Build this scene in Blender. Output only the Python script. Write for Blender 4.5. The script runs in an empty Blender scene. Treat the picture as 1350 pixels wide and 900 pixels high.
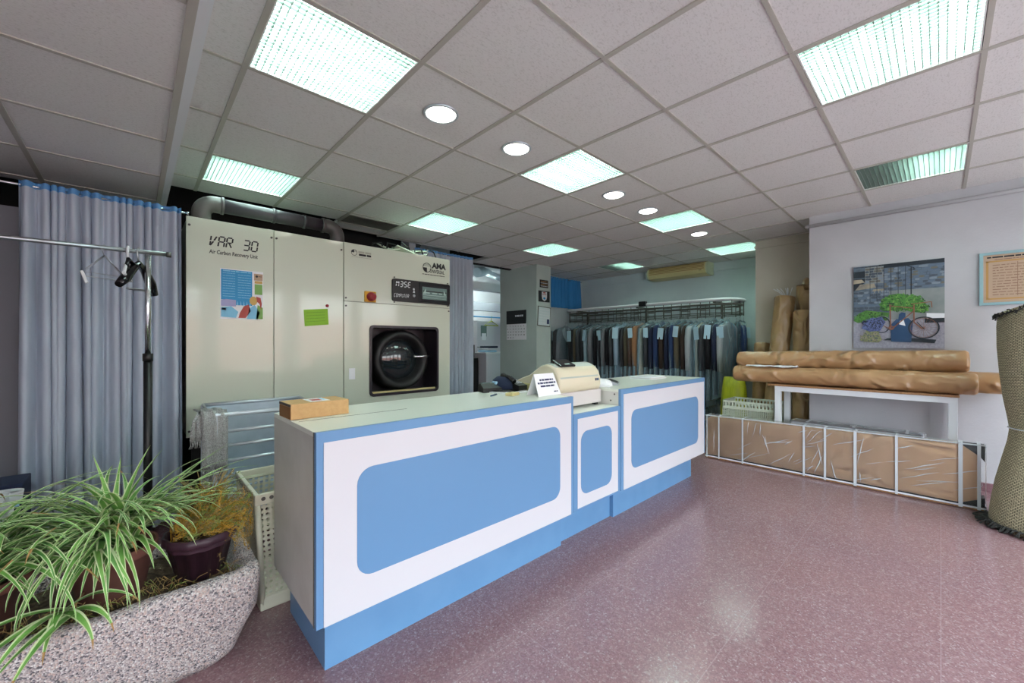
import bpy, bmesh, math, random
from mathutils import Vector, Matrix
R = random.Random(7)
C = bpy.context.scene.collection
PI = math.pi
EYE = 1.22          # camera height
CEIL = 2.541        # main ceiling
LOW = 2.294         # lower ceiling on the left
SLAB = 3.35

# ------------------------------------------------------------------ materials
def nodes(name):
    m = bpy.data.materials.new(name); m.use_nodes = True
    nt = m.node_tree
    return m, nt, nt.nodes['Principled BSDF']
def rgb(h):
    if isinstance(h, str):
        v = [int(h[i:i+2], 16)/255 for i in (0, 2, 4)]
        return tuple(((x+0.055)/1.055)**2.4 if x > .04045 else x/12.92 for x in v) + (1,)
    return tuple(h) + (1,)
def mat(name, col, rough=.5, metal=0, ridged=None, nz=None, col2=None, bump=None, spec=None, coat=0, stretch=None, emit=None, es=0, trans=0, alpha=1, sheen=0):
    """nz = noise scale mixing col and col2; bump = (scale, strength)"""
    m, nt, p = nodes(name)
    p.inputs['Base Color'].default_value = rgb(col)
    p.inputs['Roughness'].default_value = rough
    p.inputs['Metallic'].default_value = metal
    if spec is not None: p.inputs['Specular IOR Level'].default_value = spec
    p.inputs['Coat Weight'].default_value = coat; p.inputs['Coat Roughness'].default_value = .08
    p.inputs['Transmission Weight'].default_value = trans
    p.inputs['Alpha'].default_value = alpha
    if emit: 
        p.inputs['Emission Color'].default_value = rgb(emit); p.inputs['Emission Strength'].default_value = es
    tc = nt.nodes.new('ShaderNodeTexCoord'); vec = tc.outputs['Object']
    if stretch:
        mp = nt.nodes.new('ShaderNodeMapping'); mp.inputs['Scale'].default_value = stretch
        nt.links.new(vec, mp.inputs[0]); vec = mp.outputs[0]
    if nz:
        n = nt.nodes.new('ShaderNodeTexNoise'); n.inputs['Scale'].default_value = nz; n.inputs['Detail'].default_value = 5
        r = nt.nodes.new('ShaderNodeValToRGB')
        r.color_ramp.elements[0].position = .35; r.color_ramp.elements[1].position = .65
        r.color_ramp.elements[0].color = rgb(col); r.color_ramp.elements[1].color = rgb(col2 or col)
        nt.links.new(vec, n.inputs['Vector']); nt.links.new(n.outputs['Fac'], r.inputs[0]); nt.links.new(r.outputs[0], p.inputs['Base Color'])
    if bump:
        n = nt.nodes.new('ShaderNodeTexNoise'); n.inputs['Scale'].default_value = bump[0]; n.inputs['Detail'].default_value = 4
        b = nt.nodes.new('ShaderNodeBump'); b.inputs['Strength'].default_value = bump[1]; b.inputs['Distance'].default_value = .01 if len(bump) < 3 else bump[2]
        nt.links.new(vec, n.inputs['Vector']); nt.links.new(n.outputs['Fac'], b.inputs['Height']); nt.links.new(b.outputs[0], p.inputs['Normal'])
    if ridged:   # sharp paper creases: (scale, strength, distance)
        n = nt.nodes.new('ShaderNodeTexNoise'); n.noise_type = 'RIDGED_MULTIFRACTAL'; n.inputs['Scale'].default_value = ridged[0]; n.inputs['Detail'].default_value = 2.5; n.inputs['Distortion'].default_value = .6
        b = nt.nodes.new('ShaderNodeBump'); b.inputs['Strength'].default_value = ridged[1]; b.inputs['Distance'].default_value = ridged[2]
        nt.links.new(vec, n.inputs['Vector']); nt.links.new(n.outputs['Fac'], b.inputs['Height']); nt.links.new(b.outputs[0], p.inputs['Normal'])
    return m
def emis(name, col, s):
    return mat(name, (.8, .8, .8), emit=col, es=s)
def film(name, op=.18, tint='e8f0f4', rough=.12, bump=(18, .9), rot=0, stretch=(1, 1, 1), ridged=False):
    """thin clear plastic: mostly see-through, with glossy wrinkles"""
    m = bpy.data.materials.new(name); m.use_nodes = True; nt = m.node_tree
    for n in list(nt.nodes): nt.nodes.remove(n)
    out = nt.nodes.new('ShaderNodeOutputMaterial'); mix = nt.nodes.new('ShaderNodeMixShader')
    t = nt.nodes.new('ShaderNodeBsdfTransparent'); p = nt.nodes.new('ShaderNodeBsdfPrincipled')
    p.inputs['Base Color'].default_value = rgb(tint); p.inputs['Roughness'].default_value = rough
    tc = nt.nodes.new('ShaderNodeTexCoord'); no = nt.nodes.new('ShaderNodeTexNoise'); no.inputs['Scale'].default_value = bump[0]; no.inputs['Detail'].default_value = 3
    b = nt.nodes.new('ShaderNodeBump'); b.inputs['Strength'].default_value = bump[1]; b.inputs['Distance'].default_value = .02 if ridged else .03
    mp = nt.nodes.new('ShaderNodeMapping'); mp.inputs['Rotation'].default_value = (rot, 0, 0); mp.inputs['Scale'].default_value = stretch
    if ridged: no.noise_type = 'RIDGED_MULTIFRACTAL'; no.inputs['Distortion'].default_value = .8
    nt.links.new(tc.outputs['Object'], mp.inputs[0]); nt.links.new(mp.outputs[0], no.inputs['Vector']); nt.links.new(no.outputs['Fac'], b.inputs['Height']); nt.links.new(b.outputs[0], p.inputs['Normal'])
    fr = nt.nodes.new('ShaderNodeFresnel'); fr.inputs['IOR'].default_value = 1.5; nt.links.new(b.outputs[0], fr.inputs['Normal'])
    ad = nt.nodes.new('ShaderNodeMath'); ad.operation = 'ADD'; ad.inputs[1].default_value = op; ad.use_clamp = True
    nt.links.new(fr.outputs[0], ad.inputs[0]); nt.links.new(ad.outputs[0], mix.inputs[0])
    nt.links.new(t.outputs[0], mix.inputs[1]); nt.links.new(p.outputs[0], mix.inputs[2]); nt.links.new(mix.outputs[0], out.inputs[0])
    return m
def terrazzo():
    m, nt, p = nodes('terrazzo'); L = nt.links.new
    tc = nt.nodes.new('ShaderNodeTexCoord')
    def vor(scale, stops):
        v = nt.nodes.new('ShaderNodeTexVoronoi'); v.inputs['Scale'].default_value = scale; L(tc.outputs['Object'], v.inputs['Vector'])
        sep = nt.nodes.new('ShaderNodeSeparateColor'); L(v.outputs['Color'], sep.inputs[0])
        r = nt.nodes.new('ShaderNodeValToRGB'); r.color_ramp.interpolation = 'CONSTANT'
        e = r.color_ramp.elements
        e[0].position, e[0].color = 0, rgb(stops[0][1]); e[1].position, e[1].color = stops[1][0], rgb(stops[1][1])
        for pos, c in stops[2:]:
            x = e.new(pos); x.color = rgb(c)
        L(sep.outputs[0], r.inputs[0]); return r.outputs[0]
    a = vor(190, [(0, '856668'), (.3, '8f6e71'), (.55, '7a5b5f'), (.72, '96797c'), (.88, 'a08b8d'), (.965, 'b3a4a6')])
    b = vor(90, [(0, '846568'), (.4, '8c6b6f'), (.7, '7c5f63'), (.93, '9a888b')])
    mx = nt.nodes.new('ShaderNodeMix'); mx.data_type = 'RGBA'; mx.inputs[0].default_value = .4; L(a, mx.inputs[6]); L(b, mx.inputs[7])
    br = nt.nodes.new('ShaderNodeTexBrick'); br.offset = 0; br.inputs['Scale'].default_value = 1
    br.inputs['Brick Width'].default_value = .6; br.inputs['Row Height'].default_value = .6; br.inputs['Mortar Size'].default_value = .0016; br.inputs['Mortar Smooth'].default_value = .1
    br.inputs['Color1'].default_value = br.inputs['Color2'].default_value = (0, 0, 0, 1); br.inputs['Mortar'].default_value = (1, 1, 1, 1)
    L(tc.outputs['Object'], br.inputs['Vector'])
    m2 = nt.nodes.new('ShaderNodeMix'); m2.data_type = 'RGBA'; L(mx.outputs[2], m2.inputs[6]); m2.inputs[7].default_value = rgb('a08a90')
    sc = nt.nodes.new('ShaderNodeMath'); sc.operation = 'MULTIPLY'; sc.inputs[1].default_value = .55; L(br.outputs['Color'], sc.inputs[0]); L(sc.outputs[0], m2.inputs[0])
    L(m2.outputs[2], p.inputs['Base Color'])
    n = nt.nodes.new('ShaderNodeTexNoise'); n.inputs['Scale'].default_value = 2.5; n.inputs['Detail'].default_value = 4; L(tc.outputs['Object'], n.inputs['Vector'])
    mr = nt.nodes.new('ShaderNodeMapRange'); mr.inputs[3].default_value = .13; mr.inputs[4].default_value = .22; L(n.outputs['Fac'], mr.inputs[0]); L(mr.outputs[0], p.inputs['Roughness'])
    return m
def granite():
    m, nt, p = nodes('granite'); L = nt.links.new
    tc = nt.nodes.new('ShaderNodeTexCoord')
    v = nt.nodes.new('ShaderNodeTexVoronoi'); v.inputs['Scale'].default_value = 210; L(tc.outputs['Object'], v.inputs['Vector'])
    sep = nt.nodes.new('ShaderNodeSeparateColor'); L(v.outputs['Color'], sep.inputs[0])
    r = nt.nodes.new('ShaderNodeValToRGB'); r.color_ramp.interpolation = 'CONSTANT'; e = r.color_ramp.elements
    e[0].position, e[0].color = 0, rgb('6a676c'); e[1].position, e[1].color = .13, rgb('a0989b')
    for pos, c in ((.32, 'c0b4b2'), (.55, 'd2c8c6'), (.74, 'cdb7af'), (.88, 'e2dedc')):
        x = e.new(pos); x.color = rgb(c)
    L(sep.outputs[0], r.inputs[0])
    n = nt.nodes.new('ShaderNodeTexNoise'); n.inputs['Scale'].default_value = 7; n.inputs['Detail'].default_value = 6; L(tc.outputs['Object'], n.inputs['Vector'])
    mx = nt.nodes.new('ShaderNodeMix'); mx.data_type = 'RGBA'; mx.blend_type = 'MULTIPLY'; mx.inputs[0].default_value = .5; L(r.outputs[0], mx.inputs[6]); L(n.outputs['Fac'], mx.inputs[7])
    L(r.outputs[0], p.inputs['Base Color']); p.inputs['Roughness'].default_value = .85
    b = nt.nodes.new('ShaderNodeBump'); b.inputs['Strength'].default_value = .6; b.inputs['Distance'].default_value = .01; L(v.outputs['Distance'], b.inputs['Height']); L(b.outputs[0], p.inputs['Normal'])
    return m
def tile_mat(name, col, col2):
    m, nt, p = nodes(name); L = nt.links.new
    tc = nt.nodes.new('ShaderNodeTexCoord'); mp = nt.nodes.new('ShaderNodeMapping'); mp.inputs['Scale'].default_value = (1, 2.2, 1); L(tc.outputs['Object'], mp.inputs[0])
    n = nt.nodes.new('ShaderNodeTexNoise'); n.inputs['Scale'].default_value = 75; n.inputs['Detail'].default_value = 5; n.inputs['Roughness'].default_value = .65; L(mp.outputs[0], n.inputs['Vector'])
    r = nt.nodes.new('ShaderNodeValToRGB'); e = r.color_ramp.elements; e[0].position = .34; e[0].color = rgb(col2); e[1].position = .48; e[1].color = rgb(col); L(n.outputs['Fac'], r.inputs[0])
    L(r.outputs[0], p.inputs['Base Color']); p.inputs['Roughness'].default_value = .9
    b = nt.nodes.new('ShaderNodeBump'); b.inputs['Strength'].default_value = .35; b.inputs['Distance'].default_value = .004; L(n.outputs['Fac'], b.inputs['Height']); L(b.outputs[0], p.inputs['Normal'])
    return m
def holes(name, col, pitch, frac, axes):
    """plastic with a regular field of round holes; axes = the two object axes that span the sheet, per face normal"""
    m, nt, p = nodes(name); L = nt.links.new
    p.inputs['Base Color'].default_value = rgb(col); p.inputs['Roughness'].default_value = .45
    tc = nt.nodes.new('ShaderNodeTexCoord'); s = nt.nodes.new('ShaderNodeSeparateXYZ'); L(tc.outputs['UV'], s.inputs[0])
    def cell(o):
        a = nt.nodes.new('ShaderNodeMath'); a.operation = 'FRACT'; L(o, a.inputs[0])
        b = nt.nodes.new('ShaderNodeMath'); b.operation = 'SUBTRACT'; b.inputs[1].default_value = .5; L(a.outputs[0], b.inputs[0])
        c = nt.nodes.new('ShaderNodeMath'); c.operation = 'MULTIPLY'; L(b.outputs[0], c.inputs[0]); L(b.outputs[0], c.inputs[1]); return c.outputs[0]
    ad = nt.nodes.new('ShaderNodeMath'); ad.operation = 'ADD'; L(cell(s.outputs[0]), ad.inputs[0]); L(cell(s.outputs[1]), ad.inputs[1])
    gt = nt.nodes.new('ShaderNodeMath'); gt.operation = 'GREATER_THAN'; gt.inputs[1].default_value = frac*frac; L(ad.outputs[0], gt.inputs[0]); L(gt.outputs[0], p.inputs['Alpha'])
    return m

M = {}
M['floor'] = terrazzo(); M['granite'] = granite()
M['tile'] = tile_mat('ceiling_tile', 'e6e3e2', 'd2cfcc')
M['tbar'] = mat('t_bar', 'bab6ad', .5)
M['wall'] = mat('wall_paint', 'c2c1c4', .75, nz=3, col2='bbbabd', bump=(60, .15))
M['wallback'] = mat('back_wall_paint', 'cddadb', .75, nz=3, col2='c6d4d6', bump=(60, .1))
M['wallniche'] = mat('niche_paint', 'c9c4b4', .75, nz=3, col2='c2bdac', bump=(60, .1))
M['wallgreen'] = mat('pillar_paint', 'bac7c2', .75, nz=3, col2='b3c1bc')
M['dark'] = mat('dark_void', '1c1b1c', .9)  # near-black colour puts the shade of the unlit void into its surfaces
M['partition'] = mat('grey_partition', '7d7f88', .7)
M['terrabase'] = mat('base_terrazzo', '7a565c', .4, nz=80, col2='8d6a70')
M['white'] = mat('white_laminate', 'd3d3d9', .35)
M['whiteside'] = mat('white_side_laminate', 'd3d2cc', .4, nz=5, col2='c6c5be')
M['top'] = mat('counter_top_laminate', 'e4e8dd', .28)
M['blue'] = mat('blue_laminate', '648fba', .38)
M['kick'] = mat('blue_plinth_laminate', '6493bf', .3, nz=5, col2='6b99c4')
M['seam'] = mat('dark_seam', '55534f', .7)
M['cream'] = mat('cream_enamel', 'cfd6c5', .3, coat=.8)
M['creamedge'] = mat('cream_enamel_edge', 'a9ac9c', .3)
M['black'] = mat('black_plastic', '0f1012', .4)
M['blackgloss'] = mat('black_gloss', '121316', .15)
M['rubber'] = mat('black_rubber', '17181a', .5)
M['recess'] = mat('dark_recess', '2a232b', .35)
M['glass'] = mat('dark_door_glass', '20282c', .06, spec=.8)
M['chrome'] = mat('chrome', 'd8dadd', .2, 1)
M['steel'] = mat('brushed_steel', 'a9adb2', .32, 1)
M['galv'] = mat('galvanised_steel', 'c6d3de', .38, .15, nz=9, col2='b8c7d3')
M['galvrail'] = mat('galvanised_rail', 'd0d9e0', .3, .6)
M['darkmetal'] = mat('dark_track_metal', '66665f', .4, .6)
M['pvc'] = mat('grey_pvc', '353036', .4)
M['pvclight'] = mat('grey_pvc_elbow', '524d4d', .4)
M['curtain'] = mat('blue_grey_curtain', 'b9c4d2', .8, stretch=(1, 1, .2), nz=30, col2='b2bdcc')
M['curtainhead'] = mat('blue_curtain_tape', '5f9bd0', .7)
M['bluecurtain'] = mat('bright_blue_curtain', '2f86c4', .7)
M['kraft'] = mat('kraft_paper', 'b68f66', .3, nz=4, col2='a9835b', ridged=(7, .85, .055), stretch=(1.3, 1.1, 1.3))
M['kraftdark'] = mat('kraft_paper_aged', 'a88a60', .38, nz=4, col2='9b7f57', ridged=(7, .8, .07), stretch=(1.6, 1.6, .8))
M['card'] = mat('cardboard', 'c19a68', .7, nz=60, col2='b99160')
M['cardin'] = mat('cardboard_end', '8a6338', .75)
M['carton'] = mat('wrapped_carton', 'd8b48e', .6, nz=4, col2='cfab84')
M['paper'] = mat('white_paper', 'eef0f4', .6)
M['ink'] = mat('dark_blue_ink', '26305a', .6)
M['inkblack'] = mat('black_ink', '15171a', .5)
M['inkwhite'] = mat('white_print', 'd8dde0', .6)
M['film'] = film('clear_wrap', .04, rough=.14, bump=(4, 1), rot=.5, stretch=(1, 1, 3), ridged=True)
M['glarefold'] = film('wrap_fold_glare', .62, 'f2f5f7', .12, (30, .4))
M['bag'] = film('garment_bag_film', .2, 'bfe2ee', .18, (9, 1), 0, (1, 1, .35), True)
M['strap'] = mat('white_strap', 'd5dade', .4)
M['wood'] = mat('brown_edge_board', 'a57a52', .55, stretch=(1, 12, 12), nz=6, col2='8e6541')
M['whitemetal'] = mat('white_powder_coat', 'e2e5e8', .4)
M['soil'] = mat('dry_soil', '4d4033', .95, nz=40, col2='6b5a45', bump=(60, .8))
M['terracotta'] = mat('terracotta', '7a5045', .85, nz=8, col2='6b4338')
M['plum'] = mat('plum_plastic', '3c2531', .4)
M['leaf'] = mat('spider_leaf_green', '5f9644', .42, nz=12, col2='7fb356')
M['leafdark'] = mat('spider_leaf_dark', '4a7d3a', .42, nz=12, col2='64974a')
M['leafedge'] = mat('spider_leaf_cream', 'd3dfae', .45)
M['leafdry'] = mat('dry_leaf', 'a5824f', .7)
M['fern'] = mat('fern_green', '93a552', .7); M['fernyellow'] = mat('fern_yellow', 'd0a23c', .7); M['fernbrown'] = mat('fern_brown', 'a58d58', .8)
M['plasticwhite'] = mat('white_plastic', 'd9dde0', .45)
M['perf'] = holes('perforated_cream_plastic', 'd4d3bf', .03, .33, None)
M['creamplastic'] = mat('cream_plastic', 'd4d3bf', .45)
M['insul'] = mat('pale_green_insulation', 'b9c6b8', .8)
M['crate'] = mat('pale_crate_plastic', 'c3cbb9', .5)
M['knit'] = mat('grey_knit', 'c9cbcb', .95, stretch=(1, 1, 1), nz=160, col2='9fa29f', bump=(150, 1))
M['rug'] = None
M['fringe'] = mat('dark_fringe', '32312e', .95)
M['lime'] = mat('lime_plastic', 'b3ba1e', .45, stretch=(6, 6, .6), nz=5, col2='99a313')
M['acbody'] = mat('aged_ac_plastic', 'd0c28c', .5); M['acend'] = mat('ac_end_plastic', 'c9cfb0', .5); M['aclouv'] = mat('ac_louvre', 'ab8f58', .5)
M['yellow'] = mat('switch_yellow', 'd9a11d', .45); M['red'] = mat('switch_red', '9b2430', .4)
M['screen'] = mat('grey_lcd', '6f8784', .2); M['screenlight'] = mat('lcd_light', 'a9c4bf', .3)
M['leafblue'] = mat('leaflet_blue', '1f8fc9', .5); M['leaflight'] = mat('leaflet_pale_blue', '7fc4e6', .5); M['green'] = mat('note_green', '8fc22f', .6); M['greenink'] = mat('note_ink', '6a9424', .6)
M['postred'] = mat('leaflet_red', 'b04a43', .6); M['skin'] = mat('leaflet_tan', 'cda65f', .6); M['lilac'] = mat('leaflet_lilac', 'a9a9d4', .6); M['leafgreen'] = mat('leaflet_green', '7fae5e', .6)
M['regcream'] = mat('register_cream', 'd8d0b6', .35); M['regbase'] = mat('register_base', 'cfcac8', .45); M['reglitside'] = mat('register_lit_side', 'd3c98a', .4); M['reggrey'] = mat('register_lid', 'b3bcb4', .35)
M['navy'] = mat('navy_cloth', '16233f', .85); M['lightblue'] = mat('pale_blue_plastic', '9dc7e2', .4)
M['framegreen'] = mat('pale_teal_frame', '8fb2b8', .4); M['brownpaper'] = mat('brown_print', 'b59a82', .6); M['tan'] = mat('tan_border', 'b58a4e', .6); M['brownink'] = mat('brown_ink', '8a6a55', .7)
M['louvre'] = mat('louvre_white', '7a8a83', .4)
M['reflector'] = mat('white_reflector', 'f0f2ee', .3)
M['rust'] = mat('rust_paint', '8a5a44', .6); M['pglass'] = mat('print_blue_glass', '264a70', .4); M['psand'] = mat('print_pavement', 'a7a6b2', .6, nz=60, col2='8f8e9c')
M['pstone'] = mat('print_stone', '6c7a88', .6, stretch=(1, 2, 4), nz=9, col2='4a5866'); M['pstone2'] = mat('print_plaster', '8f9493', .6, nz=8, col2='7c8483'); M['pbush'] = mat('print_bush', '4f8a3a', .6, nz=25, col2='2c5a26'); M['pgrass'] = mat('print_grass', '5f9140', .6, nz=30, col2='3a6a2a')
M['plav'] = mat('print_lavender', '3c4a78', .6, nz=60, col2='6a76a8'); M['pstem'] = mat('print_stems', '93966c', .6, nz=60, col2='6e7350'); M['pst1'] = mat('print_stone_blue', '5d6d80', .6); M['pst2'] = mat('print_stone_pale', '7c8894', .6); M['pst3'] = mat('print_stone_dark', '48535f', .6); M['pst4'] = mat('print_stone_warm', '6a675f', .6); M['pl1'] = mat('print_leaf_dark', '27481f', .6); M['pl2'] = mat('print_leaf_mid', '4d8a35', .6); M['pl3'] = mat('print_leaf_light', '6fa048', .6); M['pv1'] = mat('print_lavender_dark', '2c3558', .6); M['pv2'] = mat('print_lavender_pale', '6b75a5', .6)
M['pdark'] = mat('print_dark', '1c2730', .6); M['pstep'] = mat('print_steps', 'b0a48e', .6, nz=12, col2='7e7a70')
def rugmat():
    m, nt, p = nodes('woven_rug_back'); L = nt.links.new
    tc = nt.nodes.new('ShaderNodeTexCoord')
    br = nt.nodes.new('ShaderNodeTexBrick'); br.inputs['Scale'].default_value = 1; br.inputs['Brick Width'].default_value = .018; br.inputs['Row Height'].default_value = .010
    br.inputs['Mortar Size'].default_value = .0017; br.inputs['Color1'].default_value = rgb('c6ba9a'); br.inputs['Color2'].default_value = rgb('b0a588'); br.inputs['Mortar'].default_value = rgb('544d3a')
    L(tc.outputs['UV'], br.inputs['Vector']); L(br.outputs['Color'], p.inputs['Base Color']); p.inputs['Roughness'].default_value = .9
    b = nt.nodes.new('ShaderNodeBump'); b.inputs['Strength'].default_value = .7; b.inputs['Distance'].default_value = .006; b.invert = True; L(br.outputs['Fac'], b.inputs['Height']); L(b.outputs[0], p.inputs['Normal'])
    return m
M['rug'] = rugmat()

# ------------------------------------------------------------------ mesh builder
class MB:
    def __init__(s): s.b = bmesh.new(); s.mats = []; s.uv = None
    def mi(s, m):
        if m is None: m = M['white']
        if isinstance(m, str): m = M[m]
        if m not in s.mats: s.mats.append(m)
        return s.mats.index(m)
    def face(s, vs, i, smooth=False):
        try:
            f = s.b.faces.new(vs); f.material_index = i; f.smooth = smooth; return f
        except ValueError: return None
    def box(s, x0, x1, y0, y1, z0, z1, m=None, bev=0, xf=None, seg=2):
        i = s.mi(m); t = bmesh.new()
        vs = [t.verts.new((x, y, z)) for x in (x0, x1) for y in (y0, y1) for z in (z0, z1)]
        for q in ((0, 1, 3, 2), (4, 6, 7, 5), (0, 4, 5, 1), (2, 3, 7, 6), (0, 2, 6, 4), (1, 5, 7, 3)): t.faces.new([vs[k] for k in q])
        if bev: bmesh.ops.bevel(t, geom=t.edges[:], offset=bev, segments=seg, affect='EDGES', profile=.5)
        s.merge(t, i, xf); return s
    def merge(s, t, i, xf=None, smooth=False):
        mp = {}
        for v in t.verts: mp[v] = s.b.verts.new(xf @ v.co if xf else v.co)
        for f in t.faces: s.face([mp[v] for v in f.verts], i, smooth or f.smooth)
        t.free()
    def ring_loft(s, rings, m=None, cap0=True, cap1=True, closed=True, smooth=True, uvs=None):
        i = s.mi(m); V = [[s.b.verts.new(p) for p in r] for r in rings]; n = len(V[0])
        ul = None
        if uvs: ul = s.b.loops.layers.uv.verify()
        for a in range(len(V)-1):
            for k in range(n if closed else n-1):
                k2 = (k+1) % n
                f = s.face([V[a][k], V[a][k2], V[a+1][k2], V[a+1][k]], i, smooth)
                if f and ul:
                    for lp, (aa, kk) in zip(f.loops, ((a, k), (a, k+1), (a+1, k+1), (a+1, k))): lp[ul].uv = uvs(aa, kk)
        if cap0 and closed: s.face(V[0][::-1], i)
        if cap1 and closed: s.face(V[-1], i)
        return s
    def tube(s, pts, r, m=None, n=8, cap=True, closed=False, flat=1):
        pts = [Vector(p) for p in pts]; rings = []; N = len(pts); prev = None
        for k, p in enumerate(pts):
            if closed: d = pts[(k+1) % N]-pts[k-1]
            else: d = pts[min(k+1, N-1)]-pts[max(k-1, 0)]
            d.normalize()
            if prev is None:
                a = Vector((0, 0, 1)) if abs(d.z) < .9 else Vector((1, 0, 0)); u = d.cross(a).normalized()
            else: u = (prev-d*prev.dot(d)).normalized()
            prev = u; w = d.cross(u); rr = r[k] if isinstance(r, (list, tuple)) else r
            rings.append([p+(u*math.cos(2*PI*j/n)+w*math.sin(2*PI*j/n)*flat)*rr for j in range(n)])
        if closed: rings.append(rings[0]); cap = False
        return s.ring_loft(rings, m, cap, cap)
    def cyl(s, p0, p1, r, m=None, n=16, r1=None):
        return s.tube([p0, p1], [r, r if r1 is None else r1], m, n)
    def lathe(s, prof, c, m=None, n=24, axis='z', cap0=True, cap1=True):
        rings = []
        for r, h in prof:
            ring = []
            for j in range(n):
                a = 2*PI*j/n
                q = {'z': (math.cos(a)*r, math.sin(a)*r, h), 'y': (math.cos(a)*r, h, math.sin(a)*r), 'x': (h, math.cos(a)*r, math.sin(a)*r)}[axis]
                ring.append((c[0]+q[0], c[1]+q[1], c[2]+q[2]))
            rings.append(ring)
        return s.ring_loft(rings, m, cap0, cap1)
    def poly(s, pts, m=None, depth=None):
        """flat polygon; depth = extrusion vector"""
        i = s.mi(m); pts = [Vector(p) for p in pts]
        a = [s.b.verts.new(p) for p in pts]; s.face(a, i)
        if depth is not None:
            d = Vector(depth); b = [s.b.verts.new(p+d) for p in pts]; s.face(b[::-1], i)
            for k in range(len(a)): s.face([a[k], b[k], b[(k+1) % len(a)], a[(k+1) % len(a)]], i)
        return s
    def text(s, txt, size, xf, m=None, ext=.0004, align='LEFT', sx=1, shear=0, fat=0):
        cu = bpy.data.curves.new('t', 'FONT'); cu.body = txt; cu.size = size; cu.extrude = ext; cu.align_x = align; cu.shear = shear; cu.resolution_u = 3; cu.offset = fat
        o = bpy.data.objects.new('t', cu); C.objects.link(o); bpy.context.view_layer.update()
        me = bpy.data.meshes.new_from_object(o.evaluated_get(bpy.context.evaluated_depsgraph_get()))
        t = bmesh.new(); t.from_mesh(me); bpy.data.objects.remove(o); bpy.data.meshes.remove(me); bpy.data.curves.remove(cu)
        s.merge(t, s.mi(m), xf @ Matrix.Diagonal((sx, 1, 1, 1))); return s
    def obj(s, name, parent=None, recalc=True):
        if recalc: bmesh.ops.recalc_face_normals(s.b, faces=s.b.faces[:])
        me = bpy.data.meshes.new(name); s.b.to_mesh(me); s.b.free()
        for m in s.mats: me.materials.append(m)
        o = bpy.data.objects.new(name, me); C.objects.link(o)
        if parent:
            o.parent = parent; o.matrix_parent_inverse = parent.matrix_basis.inverted()
        return o

def tag(o, label=None, cat=None, group=None, kind=None):
    if label: o['label'] = label
    if cat: o['category'] = cat
    if group: o['group'] = group
    if kind: o['kind'] = kind
    return o
def thing(name, label, cat, loc=(0, 0, 0), group=None):
    o = bpy.data.objects.new(name, None); o.empty_display_size = .1; C.objects.link(o); o.location = loc
    return tag(o, label, cat, group)
def struct(name, mb, label=None):
    o = mb.obj(name); o['kind'] = 'structure'
    o['label'] = label or name.replace('_', ' '); return o
def rrect(x0, x1, z0, z1, r, y, n=6):
    pts = []
    for cx, cz, a0 in ((x1-r, z1-r, 0), (x0+r, z1-r, PI/2), (x0+r, z0+r, PI), (x1-r, z0+r, 1.5*PI)):
        for k in range(n+1):
            a = a0+PI/2*k/n; pts.append((cx+r*math.cos(a), y, cz+r*math.sin(a)))
    return pts
FACE_Y = lambda x, y, z: Matrix.Translation((x, y, z)) @ Matrix.Rotation(PI/2, 4, 'X')            # text readable from -Y
FACE_X = lambda x, y, z: Matrix.Translation((x, y, z)) @ Matrix.Rotation(-PI/2, 4, 'Z') @ Matrix.Rotation(PI/2, 4, 'X')   # readable from -X
def bars(mb, fx, w0, w1, z, h, m, seed=0, gap=.25):
    """one line of small print: broken dashes between w0 and w1; fx(a, z) -> point"""
    r = random.Random(seed); a = w0
    while a < w1-.001:
        b = min(w1, a+r.uniform(.012, .045)*(h/.006)**.5)
        mb.poly([fx(a, z), fx(b, z), fx(b, z+h), fx(a, z+h)], m); a = b+h*(.3+gap)

# ------------------------------------------------------------------ the room
OX, OY, P = 1.585, 1.664, .6
LIGHTS = [(-2, 0), (1, 0), (4, 0), (7, 0), (-2, 3), (1, 3), (4, 3), (7, 3), (1, -3), (4, -3), (-2, -3)]
b = MB(); b.box(-2.3, 7.3, -2.35, 8.1, -.1, 0, 'floor'); struct('floor', b)
b = MB(); b.box(-2.3, 7.3, -2.35, 8.1, SLAB, SLAB+.1, 'dark'); struct('ceiling_slab', b)
# ceiling panels
def ymax(x):
    if x < OX: return 4.40
    if x < 2.185: return 4.66
    if x < 3.69: return 4.74
    return 5.2
b = MB()
for ix in range(-3, 10):
    for iy in range(-7, 7):
        if (ix, iy) in LIGHTS: continue
        x0, x1 = max(OX+ix*P, .16), min(OX+(ix+1)*P, 6.91)
        y0, y1 = max(OY+iy*P, -2.3), min(OY+(iy+1)*P, ymax(x0+.01))
        if x1-x0 < .02 or y1-y0 < .02: continue
        if ix == 0 and iy == 4:
            b.box(x0, x1, y0, 4.12, CEIL, CEIL+.015, 'tile'); b.box(x0, x1, 4.45, y1, CEIL, CEIL+.015, 'tile')
        else: b.box(x0, x1, y0, y1, CEIL, CEIL+.015, 'tile')
struct('ceiling', b, 'suspended ceiling of white mineral tiles')
b = MB()
w = .012
for ix in range(-2, 9):
    x = OX+ix*P; b.box(x-w, x+w, -2.3, ymax(x-.05 if ix < 1 else x), CEIL-.006, CEIL+.03, 'tbar')
for iy in range(-6, 6):
    y = OY+iy*P
    xa = .16
    if y > 4.40: xa = OX
    if y > 5.2: continue
    b.box(xa, 6.91, y-w*.8, y+w*.8, CEIL-.005, CEIL+.03, 'tbar')
struct('trim_1', b, 'grey grid of the suspended ceiling')
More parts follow.
